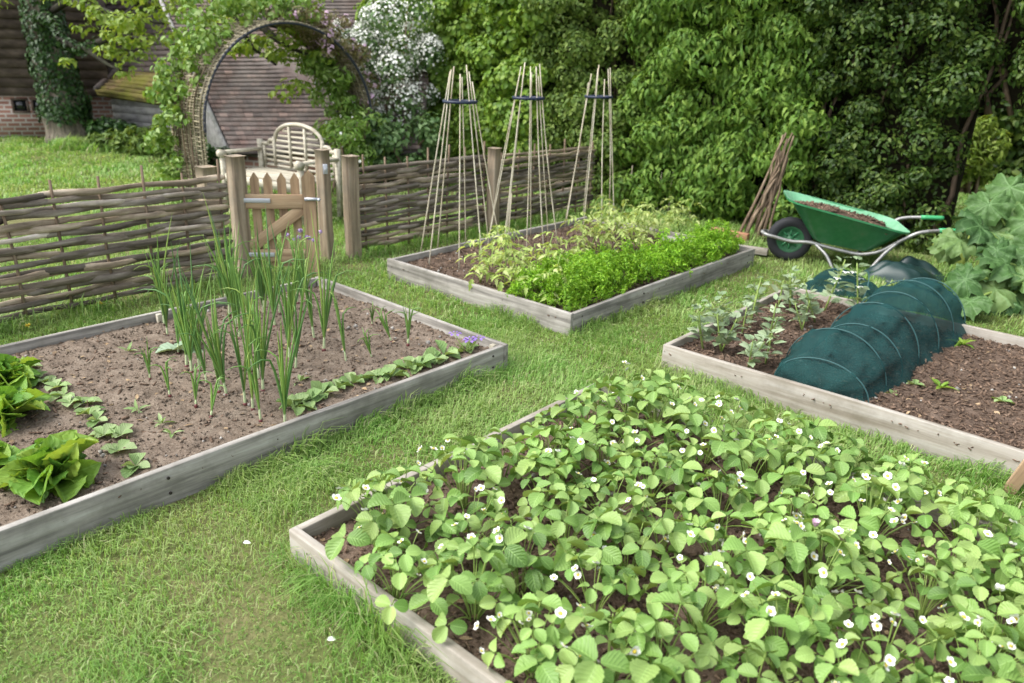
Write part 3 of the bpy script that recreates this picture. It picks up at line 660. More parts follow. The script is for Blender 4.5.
for (px, py, lab, n, r0, h, sd_) in [(459, 258, 'bamboo cane wigwam nearest the gate', 8, .33, 1.40, 1), (523, 246, 'bamboo cane wigwam in the middle of the three', 9, .32, 1.42, 2), (590, 226, 'bamboo cane wigwam farthest from the gate, against the hedge', 7, .27, 1.40, 3)]:
    q = G(px, py, .1); wigwam(q, lab, n, r0, h, sd_, None)
for (px, py, h, lab) in [(657, 210, .42, 'short thin garden cane standing against the dark hedge'), (668, 212, .5, 'thin upright garden cane beside the short one'), (690, 214, .62, 'taller brown garden cane right of the pale plants'), (508, 252, .5, 'thin green cane between the first two wigwams'), (628, 205, .45, 'slim cane rising behind the pale leafy plants')]:
    q = G(px, py, .05); o = tag(MB().tube([(0, 0, -.05), (.005, 0, h*.5), (.015, .01, h)], [.006, .0055, .005], 7).build('garden_cane', M['cane']), lab, 'garden cane', 'single garden canes'); o.location = q
def pale_plant(nst, h, seed):
    root = thing('leafy_plant', 'x', 'plant', group='pale leafy plants in the far bed'); r = np.random.default_rng(seed); st = MB(); lv = MB()
    for s in range(nst):
        a = r.uniform(0, 2*pi); hh = h*r.uniform(.7, 1.1); tip = np.array([math.cos(a)*.09*nst**.4, math.sin(a)*.09*nst**.4, hh]); P = stem_path((0, 0, 0), tip, 0, 6); st.tube(P, np.linspace(.006, .003, 6), 6)
        for k in range(7):
            t = .35+.65*k/6; p = tip*t; al = k*2.4+a+r.normal(0, .3); d = np.array([math.cos(al), math.sin(al), .25]); L = .17*(1.1-.45*t)*r.uniform(.8, 1.2)
            q = np.stack([p+d*L*x-np.array([0, 0, .55*L*x*x]) for x in np.linspace(0, 1, 5)]); st.tube(q, np.linspace(.0022, .001, 5), 4, cap=False)
            for j in range(1, 5):
                for sgn in ((-1, 1) if j < 4 else (0,)):
                    td = norm(q[j]-q[j-1]); sidev = norm(np.cross(td, [0, 0, 1.])); ld = td*.6+sidev*sgn*.9+np.array([0, 0, -.35]); nn = np.array([0, 0, 1.])+.4*r.normal(size=3)
                    lv.inst(T_JAG, frames(nn[None], ld[None]), q[j][None], np.array([L*.42*r.uniform(.8, 1.15)*(1.2 if sgn == 0 else 1)]))
    lv.build('leaves', M['paleleaf'], root, smooth=True); st.build('stems', M['stalk'], root); return root
pp = [pale_plant(2, .30, 401), pale_plant(3, .36, 402), pale_plant(2, .42, 403)]
ps = [(480, 283, 'pale jagged leaved plant nearest the left board of the far bed'), (505, 288, 'pale jagged leaved plant at the front between wigwams'), (527, 297, 'bushy pale plant touching the front board'), (548, 300, 'pale drooping plant in front of the parsley end'),
      (512, 272, 'pale plant under the middle wigwam'), (560, 283, 'pale plant leaning over the parsley'), (540, 277, 'pale plant in the centre of the front clump'), (590, 250, 'tall pale plant behind the parsley'), (612, 240, 'tall pale plant left of the back clump centre'),
      (636, 240, 'tallest pale plant of the back clump'), (655, 236, 'pale plant at the right of the back clump'), (625, 252, 'pale plant close behind the parsley middle'), (680, 232, 'lone pale plant near the plank'), (585, 270, 'low pale plant between the two pale clumps')]
grow(pp, [tuple(G(x, y, .1)[:2]) for x, y, _ in ps], [l for *_, l in ps], .1, .75, 1.05, .08)
def parsley(seed):
    root = thing('parsley_plant', 'x', 'parsley', group='row of curly parsley'); r = np.random.default_rng(seed); lv = MB(); st = MB(); n = 2600
    nc = 64; d = norm(r.normal(size=(nc, 3))); d[:, 2] = abs(d[:, 2]); rr = r.uniform(.7, 1.08, nc); P = d*rr[:, None]*np.array([.165, .165, .20])*(1+.22*np.sin(d[:, 0]*9+seed)*np.cos(d[:, 1]*8+d[:, 2]*5))[:, None]; P[:, 2] += .03
    P = np.repeat(P, n//nc+1, 0)[:n]; dl = norm(r.normal(size=(n, 3))+np.array([0, 0, .5])); P = P+dl*r.uniform(.02, .042, (n, 1))
    lv.inst(T_JAG, frames(norm(dl*.6+[0, 0, .5]+.8*r.normal(size=(n, 3))), r.normal(size=(n, 3))), P, .012+.017*r.random(n))
    for i in range(18): st.tube(stem_path((0, 0, 0), P[i*7]*.9, 0, 4), .002, 4, cap=False)
    lv.build('leaves', M['parsley'], root); st.build('stems', M['stalk'], root); return root
pr_ = [parsley(1), parsley(2), parsley(3)]
pu = np.linspace(3.78, 5.95, 10); prs = [W(u, -2.89+random.gauss(0, .015))[:2] for u in pu] + [W(u, -3.12+random.gauss(0, .02))[:2] for u in pu[:4]-.02]
prl = ['curly parsley plant along the right board, %s' % ('at the near corner' if i == 0 else 'at the plank end' if i == 9 else '%s from the near corner' % ORD[i]) for i in range(10)]
prl += ['curly parsley plant in the inner row, %s from the front board' % (ORD[i] if i else 'nearest') for i in range(4)]
grow(pr_, [tuple(p) for p in prs], prl, .1, .9, 1.12)

# ------------------------------------------------------------------ right bed: broad beans, net tunnel
def bean(nst, h, seed, nf=0):
    root = thing('bean_plant', 'x', 'bean plant', group='grey green bean plants in the right bed'); r = np.random.default_rng(seed); st = MB(); lv = MB()
    for s in range(nst):
        a = r.uniform(0, 2*pi); hh = h*r.uniform(.65, 1.1); tip = np.array([math.cos(a)*.07, math.sin(a)*.07, hh]) if nst > 1 else np.array([.01, 0, hh])
        st.tube(stem_path((0, 0, 0), tip, 0, 5), np.linspace(.006, .004, 5), 4)
        for k in range(9):
            t = .22+.78*k/8; p = tip*t; al = k*2.2+r.normal(0, .3); L = .058*(1.15-.4*t)
            for sg in (-.35, .35):
                d = np.array([math.cos(al+sg), math.sin(al+sg), .35+.6*t]); nn = np.array([-math.cos(al)*.5, -math.sin(al)*.5, 1])+.3*r.normal(size=3)
                lv.inst(T_OVATE, frames(nn[None], d[None]), (p+d*.02)[None], np.array([[L*1.35, L*1.15, L]])*r.uniform(.85, 1.15))
        if nf and s == 0:
            for k in range(nf):
                f = MB(); t = .55+.4*k/max(1, nf-1); al = k*2.2; n = 4; d = norm(np.stack([np.cos(np.arange(n)*1.6), np.sin(np.arange(n)*1.6), np.full(n, .6)], -1)); f.inst(T_SMALL, frames(np.tile([0, 0, 1.], (n, 1)), d), np.zeros((n, 3)), np.full(n, .026)); o = f.build('flower', M['petal'], root, smooth=True); o.location = tip*t+np.array([math.cos(al)*.025, math.sin(al)*.025, 0])
    lv.build('leaves', M['greyleaf'], root, smooth=True); st.build('stems', M['stalk'], root); return root
bp_ = [bean(1, .20, 501), bean(2, .23, 502), bean(2, .28, 503)]
bsp = [(703, 350, 'bean plant at the near left corner of the right bed'), (721, 352, 'small bean plant second along the front board'), (748, 368, 'low bean plant midway along the front board'), (765, 365, 'bushy bean plant touching the net tunnel front'), (723, 333, 'bean plant beside the left board near the front'),
       (742, 333, 'bean plant with large leaves in the front clump'), (750, 325, 'bean plant leaning on the left board, middle'), (768, 345, 'bushy bean plant in the centre of the clump'), (778, 308, 'bean plant beside the left board near the far end'), (790, 312, 'short bean plant at the far left corner'), (802, 330, 'bean plant beside the net tunnel, middle'), (815, 322, 'bean plant behind the tunnel side clump')]
grow(bp_, [tuple(G(x, y, .1)[:2]) for x, y, _ in bsp], [l for *_, l in bsp], .1, .85, 1.15, .06)
b2 = [bean(2, .36, 511, 4)]
grow(b2, [tuple(G(824, 312, .1)[:2]), tuple(G(858, 318, .1)[:2])], ['tall bean plant with white flowers before the net heap', 'tall white flowered bean plant beside the tunnel top'], .1, .95, 1.05)
w2 = [rosette('weed', 'weed', 'weeds in the bark beside the tunnel', [T_ROUND, T_SMALL], M['seedling'], 6, .06, .9, 370), rosette('weed', 'weed', 'weeds in the bark beside the tunnel', [T_LANCE], M['hedge_light'], 9, .09, 1.0, 371)]
w2s = [(892, 395, 'leafy weed nearest the front board beside the tunnel'), (915, 385, 'round leaved weed at the tunnel foot'), (940, 388, 'small lone weed on bare bark'), (1003, 402, 'grassy weed on bark near the right edge'), (962, 345, 'tiny yellow green weed far back on the bark')]
grow(w2, [tuple(G(x, y, .1)[:2]) for x, y, _ in w2s], [l for *_, l in w2s], .1, .8, 1.2)

def tunnel():
    loc = W(4.5, -1.16, .1); root = thing('net_tunnel', 'dark green netting tunnel over hoops across the right bed', 'net tunnel', loc, pi/2-TH)
    # local x = u, local y = -v
    xs = [-.82, -.58, -.33, -.06, .22, .50, .78]; hs_ = [.16, .255, .23, .29, .30, .315, .28]; ws = [.235, .26, .235, .25, .26, .27, .25]; yc = [.0, .02, -.01, .0, -.02, -.02, -.04]
    def ring(x, h, w, y0, lean=0): 
        a = np.linspace(0, pi, 31); return np.stack([x+lean*np.sin(a)*h, y0+w*np.cos(a)*(1-.10*np.sin(a)), h*np.sin(a)**.85*1.0], -1)
    X_ = []; n = 110
    t = np.linspace(xs[0], xs[-1], n)
    for x in t:
        h = np.interp(x, xs, hs_); w = np.interp(x, xs, ws); y0 = np.interp(x, xs, yc)
        dmin = min(abs(x-q) for q in xs[:]); gap = min(1, dmin/.13); sag = 1-.20*gap**1.1+.03*math.sin(x*23)*gap
        P = ring(x, h*sag, w*(1-.06*gap), y0)
        a = np.linspace(0, pi, 31); P[:, 2] += .024*np.sin(a)*fbm(np.full(31, x)*3, a*1.2, 77, 4, 3.)+.010*np.sin(a)*np.abs(np.sin(x*34+a*3+fbm(np.full(31, x)*5, a*2, 81, 2, 2.)*2))*gap; P[:, 1] += .022*fbm(np.full(31, x)*2.5, a*1.6, 78, 4, 3.5)
        foot = np.exp(-(np.minimum(a, pi-a)/.12)**2); P[:, 1] += np.cos(a)*foot*(.035+.02*fbm(np.full(31, x)*3, a*0, 79, 3, 5.))
        X_.append(P)
    X_ = np.array(X_); mb = MB().grid(X_)
    def cap(P, out, z0):                                       # gathered end
        c = np.array([P[:, 0].mean()+out, P[:, 1].mean(), z0]); L = []
        for s in np.linspace(0, 1, 9):
            Q = P*(1-s)+c*s; Q[:, 0] += out*.5*math.sin(pi*s)+.012*fbm(Q[:, 1]*8, Q[:, 2]*8, 80, 3, 3.)*math.sin(pi*s); Q[:, 2] = np.maximum(Q[:, 2], .01); L.append(Q)
        return np.array(L)
    mb.grid(cap(X_[0], -.06, .02)); mb.grid(cap(X_[-1], .10, .03)[::-1])
    mb.build('netting', M['net'], root, smooth=True)
    for x, h, w, y0 in zip(xs, hs_, ws, yc):
        P = ring(x, h+.006, w+.006, y0); P[0, 2] = P[-1, 2] = -.05; MB().tube(P, .0036, 6).build('hoop', M['net_hoop'], root, smooth=True)
tunnel()
def crumple(name, label, cat, loc, rz, size, m, seed, folds=7.0, amp=.25):
    root = thing(name, label, cat, loc, rz); a, b = np.meshgrid(np.linspace(-1, 1, 70), np.linspace(-1, 1, 50), indexing='ij')
    r2 = np.clip(1-(a**2+b**2*.95), 0, 1); base = r2**.6
    f1 = fbm(a, b, seed, 3, folds*.38); ridg = np.abs(np.sin(f1*2.0+a*2.2+b*1.3))**.7; h = size[2]*base*np.clip(.62+amp*f1+.38*(ridg-.5)+.05*fbm(a, b, seed+5, 2, 9.), .1, 1.2)
    Xx = size[0]*a*(1+.08*f1)*np.sqrt(1-.4*b**2); Yy = size[1]*b*(1+.08*fbm(a, b, seed+2, 3, 4.))*np.sqrt(1-.4*a**2)
    o = MB().grid(np.stack([Xx, Yy, np.maximum(h, .006)], -1)[:, ::-1]).build('sheet', m, root, smooth=True); return root
hp = crumple('net_heap', 'crumpled dark netting heap behind the bean plants', 'netting', G(842, 294), -.2, (.31, .19, .20), M['net'], 91)
for k in (-.12, .1):
    a = np.linspace(0, pi, 21); MB().tube(np.stack([np.full(21, k)+.05*np.sin(a), .20*np.cos(a), .19*np.sin(a)], -1), .0042, 6).build('hoop', M['net_hoop'], hp, smooth=True)
crumple('plastic_sheet', 'crumpled shiny dark green plastic sheet beyond the tunnel', 'plastic sheet', G(905, 279), -.12, (.36, .22, .22), M['bag'], 95, 5., .35)

# ------------------------------------------------------------------ woven fences, posts, gate
def hurdle(u0, u1, v, h, nrows, label, seed, stakes):
    L = u1-u0; root = thing('woven_fence', label, 'woven fence', W((u0+u1)/2, v), pi/2-TH, 'woven hurdle fences'); r = np.random.default_rng(seed); nrows = int(nrows*1.2)
    st = np.linspace(-L/2+.06, L/2-.06, stakes); sp_ = st[1]-st[0]; rods = MB()
    for k in range(nrows):
        z = .06+(h-.08)*k/(nrows-1); x0 = -L/2
        while x0 < L/2-.05:
            ln = min(r.uniform(.9, 2.0), L/2-x0) if True else 0
            n = max(10, int(ln/.035)); x = np.linspace(x0-.04, min(x0+ln+.04, L/2), n)
            y = .014*np.cos(pi*(x-st[0])/sp_+pi*k) + r.normal(0, .003)
            zz = z+.011*fbm(x*.6, x*0+k*3.7+seed, 5+seed, 3, 3.)+np.linspace(r.normal(0, .008), r.normal(0, .008), n)+.004*np.sin(2*pi*(x-st[0])/sp_*.5+k)
            hgt = (h-.06)/nrows*.5*r.uniform(.92, 1.36)*(1+.12*np.sin(x*7+k)); hgt *= 1+.13*fbm(x*4, x*0+k, seed+k, 3, 2.); hgt[0] *= .5; hgt[-1] *= .5
            rods.tube(np.stack([x, y, zz], -1), hgt, 6, flat=.45); x0 += ln
    rods.build('woven_rods', M['wattle'], root)
    for x in st:
        e = h+r.uniform(.02, .12); MB().tube([(x, 0, -.05), (x+r.normal(0, .01), 0, h*.5), (x+r.normal(0, .015), 0, e)], [.011, .010, .009], 7).build('stake', M['twig'], root)
hurdle(-.35, 2.72, -5.17, .775, 15, 'woven wattle fence beside the onion bed, left of the gate', 3, 12)
hurdle(3.86, 5.40, -5.15, .735, 16, 'woven wattle fence right of the gate behind the wigwams', 4, 7)
hurdle(5.52, 7.15, -5.15, .71, 16, 'woven wattle fence ending in the hedge', 5, 7)
def post(px, py, h, w, label, name='fence_post', cap_=True, m='post', group='timber gate and fence posts', yaw=.1):
    q = G(px, py); n = 9; z = np.linspace(-.06, h, n); mb = MB(); c = [(-1, -1), (1, -1), (1, 1), (-1, 1)]
    X_ = np.array([[(cx*w/2*(1+.05*math.sin(zz*9+cx)), cy*w/2*(1+.04*math.sin(zz*7+cy*2)), zz) for cx, cy in c+[c[0]]] for zz in z])[:, ::-1]
    mb.grid(X_); mb.add(X_[-1][:4][::-1]+[0, 0, .0], [np.array([[0, 1, 2, 3]])])
    o = tag(mb.build(name, M[m]), label, 'post', group); o.location = q; o.rotation_euler = (0, 0, -TH+yaw); 
    b = o.modifiers.new('weld', 'WELD'); b.merge_threshold = .001; b = o.modifiers.new('bevel', 'BEVEL'); b.width = .008; b.segments = 2; b.limit_method = 'ANGLE'; b.angle_limit = rad(50); return o
post(246, 277, .90, .10, 'stout gate post carrying the gate hinges')
post(328, 262, .90, .085, 'gate post with the metal latch, behind the open gate', yaw=.3)
post(354, 258, .84, .10, 'thick end post where the fence restarts right of the gate', yaw=.0)
post(492.5, 231, .80, .095, 'fence post between the wigwams and the hedge')
post(213, 235, .62, .13, 'short stump post behind the fence beside the arch', group=None)
def gate():
    h0 = G(250, 277); e = G(323, 277); d = e-h0; L = float(np.hypot(d[0], d[1])); yaw = math.atan2(d[1], d[0])
    root = thing('garden_gate', 'small open wooden garden gate with pointed palings', 'gate', h0, yaw)
    L -= .02; g = M['gate']
    def bar(name, p0, p1, w, t, y=0., m=g, par=root):
        p0 = np.array(p0, float); p1 = np.array(p1, float); dd = p1-p0; ln = np.linalg.norm(dd); ang = math.atan2(dd[2], dd[0])
        b = MB().box((0, 0, 0), (w, t, ln)).build(name, m, par, bevel=.004); b.location = ((p0[0]+p1[0])/2, y, (p0[2]+p1[2])/2); b.rotation_euler = (0, pi/2-ang, 0); return b
    def pale(x, z0, z1, w, t, y, name='paling'):
        V = [(x-w/2, z0), (x+w/2, z0), (x+w/2, z1-.045), (x, z1), (x-w/2, z1-.045)]
        b = MB(); F = np.array([(a, y-t/2, c) for a, c in V]); K = np.array([(a, y+t/2, c) for a, c in V]); b.add(np.concatenate([F, K]), [np.array([[0, 1, 2, 3, 4]]), np.array([[9, 8, 7, 6, 5]]), np.array([[i, 5+i, 5+(i+1) % 5, (i+1) % 5] for i in range(5)])[:, ::-1]])
        return b.build(name, g, root, bevel=.003)
    for x in (.165, .345, .535, .715): pale(x*L, .08, .775, .056, .018, .035)
    pale(L-.045, -.02, .80, .085, .05, 0, 'stile')
    bar('rail', (.02, 0, .575), (L-.09, 0, .575), .105, .035); bar('rail', (.02, 0, .17), (L-.09, 0, .17), .095, .035)
    bar('brace', (.03, 0, .23), (L-.10, 0, .525), .085, .028)
    for z in (.575, .17):
        hg = MB(); hg.box((.09, -.024, z+.01), (.22, .006, .032)); hg.build('hinge_strap', M['hinge'], root, bevel=.002)
    lt = MB(); lt.box((L-.02, -.032, .60), (.11, .008, .022)); lt.tube([(L+.03, -.04, .60), (L+.03, -.06, .60)], .012, 8); lt.build('latch', M['hinge'], root)
gate()
q = G(328, 262); o = tag(MB().box((0, 0, 0), (.035, .012, .075)).box((.0, -.012, .0), (.012, .03, .02)).build('latch_plate', M['hinge'], bevel=.002), 'galvanised latch plate fixed on the latch gate post', 'latch'); o.location = q+np.array([.035, -.062, .76]); o.rotation_euler = (0, 0, .3)

# ------------------------------------------------------------------ bench
def bench():
    pl = G(222, 152, .60); prr = G(300, 164, .60); d = prr-pl; yaw = math.atan2(d[1], d[0]); Lw = float(np.hypot(d[0], d[1])); c = (pl+prr)/2
    root = thing('garden_bench', 'pale wooden bench with curved crest back behind the gate', 'bench', (c[0], c[1], 0), yaw); m = M['bench']; w = Lw/2; D = .48
    s = MB()
    for k in range(6): s.box((0, .04+k*.078, .40), (Lw-.06, .062, .022))
    s.build('seat', m, root)
    for sx in (-1, 1):
        MB().box((sx*w, .0, .29), (.045, .045, .58)).build('leg', m, root); MB().box((sx*w, D, .36), (.045, .045, .68)).build('leg', m, root)
        a = MB(); a.box((sx*w, D/2+.01, .60), (.06, D-.04, .03)); t = np.linspace(0, 2*pi, 17)
        a.tube([(sx*w-.03, -.01, .585), (sx*w+.03, -.01, .585)], .042, 16); a.build('arm', m, root)
    MB().box((0, .0, .35), (Lw-.06, .03, .08)).build('apron', m, root)
    bk = MB()
    def crest(x):
        x = abs(x)/w
        if x < .62: return .68+.17*math.sqrt(max(0, 1-(x/.62)**2))+.02
        return .68 if x < .8 else .64
    xs = np.concatenate([np.linspace(-w, -.62*w, 9), np.linspace(-.62*w, .62*w, 41)[1:-1], np.linspace(.62*w, w, 9)])
    bk.tube(np.stack([xs, np.full(len(xs), D+.02), [crest(x)+.02 for x in xs]], -1), .027, 4, up=(0, 1, 0), flat=.8)
    bk.build('crest_rail', m, root)
    sl = MB()
    for k in range(8):
        z = .44+k*.053; ext = w if z < .66 else .60*w*math.sqrt(max(0, 1-((z-.68)/.18)**2))
        sl.box((0, D+.02, z), (2*ext-.04, .02, .022))
    for x in (-.62*w, -.2*w, .2*w, .62*w, -.9*w, .9*w): sl.box((x, D+.008, (.44+crest(x*.97))/2), (.026, .024, crest(x*.97)-.44))
    sl.build('back_slats', m, root)
bench()

# ------------------------------------------------------------------ woven arch
def arch():
    vN, vF = -7.75, -8.45
    def u_at(px, py, v):                      # where the sight line through a pixel crosses the plane v
        d = ray(px, py); b = d[0]*B[0]+d[1]*B[1]; P = EYE+d*(v/b); return P[0]*A[0]+P[1]*A[1], P[2]
    uL, zs = u_at(203, 112, vN); uR, _ = u_at(372, 112, vN); um, zt = u_at(276, 22, vN); c = (uL+uR)/2; R_ = (uR-uL)/2; zs = zt-R_
    root = thing('garden_arch', 'woven willow tunnel arch standing beyond the gate', 'arch', W(c, (vN+vF)/2), pi/2-TH)   # local x=u, y=-v
    hv = (vF-vN)/2
    def pth(y, r, n=40):
        t = np.concatenate([np.linspace(-zs, 0, 12)[:-1]]); a = np.linspace(pi, 0, n)
        L = [(-r, y, zs+q) for q in t]+[(r*math.cos(x), y, zs+r*math.sin(x)) for x in a]+[(r, y, zs+q) for q in t[::-1]]; return np.array(L)
    for y in (hv, -hv): MB().tube(pth(y, R_), .016, 8).build('hoop_pipe', M['pipe'], root, smooth=True)
    wv = MB(); base = pth(0, R_+.012); n = len(base)
    for k in range(16):                       # long rods running round the arch
        y = hv*.96-(2*hv*.96)*k/15; P = pth(y, R_+.012+.02*math.sin(k*pi)); P[:, 1] += .03*fbm(np.arange(n)*.13, np.full(n, k*1.7), 12, 3, 1.); P[:, 0] *= 1+.012*math.sin(k*2.1)
        wv.tube(P, .010*random.uniform(.7, 1.2), 5)
    s = np.linspace(0, 1, 190)                 # short rods woven across
    for k, q in enumerate(s):
        i = q*(n-1); j = int(min(i, n-2)); P0 = base[j]*(1-(i-j))+base[j+1]*(i-j); yy = np.linspace(hv*1.04, -hv*1.04, 12); off = .009*np.cos(np.arange(12)*pi/2.2+k*pi)
        rd = P0-np.array([0, 0, zs]); rd[1] = 0; 
        if P0[2] < zs: rd = np.array([P0[0], 0, 0])
        rd = rd/np.linalg.norm(rd); wv.tube(np.array([P0+rd*o_+np.array([0, y_, 0]) for o_, y_ in zip(off, yy)]), .0085*random.uniform(.7, 1.2), 5, up=rd)
    wv.build('woven_rods', M['willow'], root, smooth=True)
    return c, R_, zs, hv, (vN+vF)/2
ac, aR, azs, ahv, av = arch()
def arch_pt(ang, off, dv):                    # point on the arch shell, ang in degrees from the left foot over the top
    a = pi-rad(ang)
    if ang < 0: du, z = -(aR+off), azs+ang/45*.75
    elif ang > 180: du, z = (aR+off), azs-(ang-180)/45*.75
    else: du, z = (aR+off)*math.cos(a), azs+(aR+off)*math.sin(a)
    return W(ac+du, av+dv, max(z, .05))
def climber(name, label, spans, tmpl, m, size, nper, flowers=None, group=None, stems=6):
    ctr = []; rad_ = []
    for (a0, a1, n, off, dv, rr) in spans:
        for _ in range(n): ctr.append(arch_pt(random.uniform(a0, a1), off+random.gauss(0, .06), dv+random.uniform(-.35, .35))); rad_.append(rr*random.uniform(.7, 1.2))
    ctr = np.array(ctr); rad_ = np.array(rad_); base = arch_pt(spans[0][0] if spans[0][0] < 90 else spans[0][1], .15, 0); base[2] = 0
    root = thing(name, label, 'climbing plant', base, 0, group); mb = MB(); clump_leaves(mb, tmpl, ctr, rad_, nper, size, droop=.8); mb.build('foliage', m, root, world=True, smooth=True)
    st = MB()
    for k in range(stems):
        A0, A1 = (spans[0][0], spans[0][1]); P = np.array([arch_pt(x, .03+.02*math.sin(x*.1+k), -.3+.6*k/stems+.05*math.sin(x*.07+k)) for x in np.linspace(-50 if A0 < 90 else 230, (A0+A1)/2, 20)]); st.tube(P, .008, 5)
    st.build('stems', M['twig'], root, world=True)
    if flowers:
        fm = MB(); n = flowers[0]; i = rng.integers(0, len(ctr), n); d = rdir(n); P = ctr[i]+d*rad_[i][:, None]*1.05; 
        for k in range(5): a = rng.uniform(0, .3)+k*2*pi/5; t = np.cross(d, rdir(n)); t2 = np.cross(d, t); fm.inst(T_SMALL, frames(d, t*math.cos(a)+t2*math.sin(a)), P, np.full(n, flowers[2]))
        fm.build('blossom', flowers[1], root, world=True)
climber('climbing_rose', 'pale green climbing rose over the left shoulder of the arch', [(5, 62, 40, .12, -.14, .09), (40, 120, 50, .18, -.1, .12), (-45, 5, 20, .12, -.32, .06), (60, 110, 26, .34, -.2, .14)], T_OVATE, M['rose'], .062, 30)
climber('clematis', 'bronze leaved clematis with pink blossom on the right shoulder of the arch', [(112, 182, 50, .09, -.02, .11), (95, 150, 24, .13, -.05, .1)], T_OVATE, M['bronze'], .05, 55, (420, M['pink'], .028))
climber('honeysuckle', 'green climber hanging inside the right leg of the arch', [(128, 215, 46, -.12, -.12, .12), (182, 230, 22, -.1, -.2, .14)], T_LANCE, M['rose'], .08, 60, (120, M['petal'], .025))

# ------------------------------------------------------------------ hedges and shrubs
def hedge(label, v0, v1, h, m, tmpl, size, dens, nper, seed, uf=7.55, rr=.24, name='hedge', zlo=.0, group='hedges behind the beds', depth=1.1, lean=0.0, spread=.5, droop=.6):
    r = np.random.default_rng(seed); L = v1-v0; n = int(L*(h-zlo)*dens); v = r.uniform(v0, v1, n); z = zlo+r.random(n)*(h-zlo)
    off = .15*fbm(v, z, seed, 3, 1.9)+.09*r.normal(size=n); u = uf+rr*.7-off+lean*(z)
    C_ = np.stack([A[0]*u+B[0]*v, A[1]*u+B[1]*v, np.maximum(z, .1)], -1); root = thing(name, label, 'hedge', W(uf+.5, (v0+v1)/2), 0, group)
    o_ = np.array([-A[0], -A[1], .25]); mb = MB(); clump_leaves(mb, tmpl, C_, rr*r.uniform(.55, 1.25, n), nper, size, outward=norm(o_[None])[0], spread=spread, droop=droop)
    # sparse leaves deeper in
    k = int(L*(h-zlo)*520); vv_ = r.uniform(v0, v1, k); zz = zlo+r.random(k)*(h-zlo); ud = uf+.25+.35*r.random(k); P = np.stack([A[0]*ud+B[0]*vv_, A[1]*ud+B[1]*vv_, zz], -1)
    scatter_leaves(mb, tmpl, P, np.tile(o_, (k, 1)), size*(.7+.6*r.random(k)), .8, .5); mb.build('foliage', m, root, world=True, smooth=True)
    st = MB()
    for i in range(int(L*5)):
        vq = r.uniform(v0, v1); p0 = W(uf+.42+.2*r.random(), vq, max(0, zlo-.05)); p1 = W(uf+.3+.2*r.random(), vq+r.normal(0, .35), h*r.uniform(.7, 1)); P = stem_path(p0, p1, 0, 7); P[:, :2] += r.normal(0, .04, (7, 2)); st.tube(P, np.linspace(.022, .006, 7)*r.uniform(.6, 1.3), 5)
    st.build('branches', M['twig'], root, world=True)
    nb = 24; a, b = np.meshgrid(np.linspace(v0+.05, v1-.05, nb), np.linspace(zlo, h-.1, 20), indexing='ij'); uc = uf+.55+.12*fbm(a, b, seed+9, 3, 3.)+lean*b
    mbk = MB(); F_ = np.stack([A[0]*uc+B[0]*a, A[1]*uc+B[1]*a, b], -1); mbk.grid(F_); ub = uf+depth; K_ = np.stack([A[0]*ub+B[0]*a, A[1]*ub+B[1]*a, b], -1); mbk.grid(K_[:, ::-1]); mbk.grid(np.stack([F_[:, -1], K_[:, -1]], 1)); mbk.grid(np.stack([F_[0], K_[0]], 0)); mbk.grid(np.stack([F_[-1], K_[-1]], 0)); mbk.build('shade_core', M['hedge_shade'], root, world=True)  # solid core added behind the leaves to block light and darken the interior
    # far side and top leaves so it reads from a step aside
    k = int(L*260); vt = r.uniform(v0, v1, k); ut = uf+depth*r.random(k); P = np.stack([A[0]*ut+B[0]*vt, A[1]*ut+B[1]*vt, h+.12*r.normal(size=k)], -1); mb2 = MB(); scatter_leaves(mb2, tmpl, P, np.tile([0, 0, 1.], (k, 1)), size*(.7+.6*r.random(k)), .7, .2); mb2.build('top_foliage', m, root, world=True)
    return root
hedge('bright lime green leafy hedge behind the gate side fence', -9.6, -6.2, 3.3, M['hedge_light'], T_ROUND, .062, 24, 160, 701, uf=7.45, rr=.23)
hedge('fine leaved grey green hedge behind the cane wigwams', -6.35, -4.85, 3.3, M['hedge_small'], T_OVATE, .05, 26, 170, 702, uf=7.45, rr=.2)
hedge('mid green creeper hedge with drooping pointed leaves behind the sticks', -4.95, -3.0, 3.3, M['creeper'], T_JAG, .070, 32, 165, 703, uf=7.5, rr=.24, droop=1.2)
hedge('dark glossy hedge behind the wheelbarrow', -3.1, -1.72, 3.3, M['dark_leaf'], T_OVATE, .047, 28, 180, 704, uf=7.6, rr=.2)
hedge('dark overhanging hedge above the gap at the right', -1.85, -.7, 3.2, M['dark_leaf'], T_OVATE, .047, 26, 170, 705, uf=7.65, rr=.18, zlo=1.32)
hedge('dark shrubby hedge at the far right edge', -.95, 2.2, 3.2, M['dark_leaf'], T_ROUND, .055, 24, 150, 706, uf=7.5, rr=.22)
hedge('shadowy hedge far beyond the gap', -6, 6, 4.0, M['dark_leaf'], T_OVATE, .12, 8, 60, 707, uf=13.5, rr=.4, group=None)

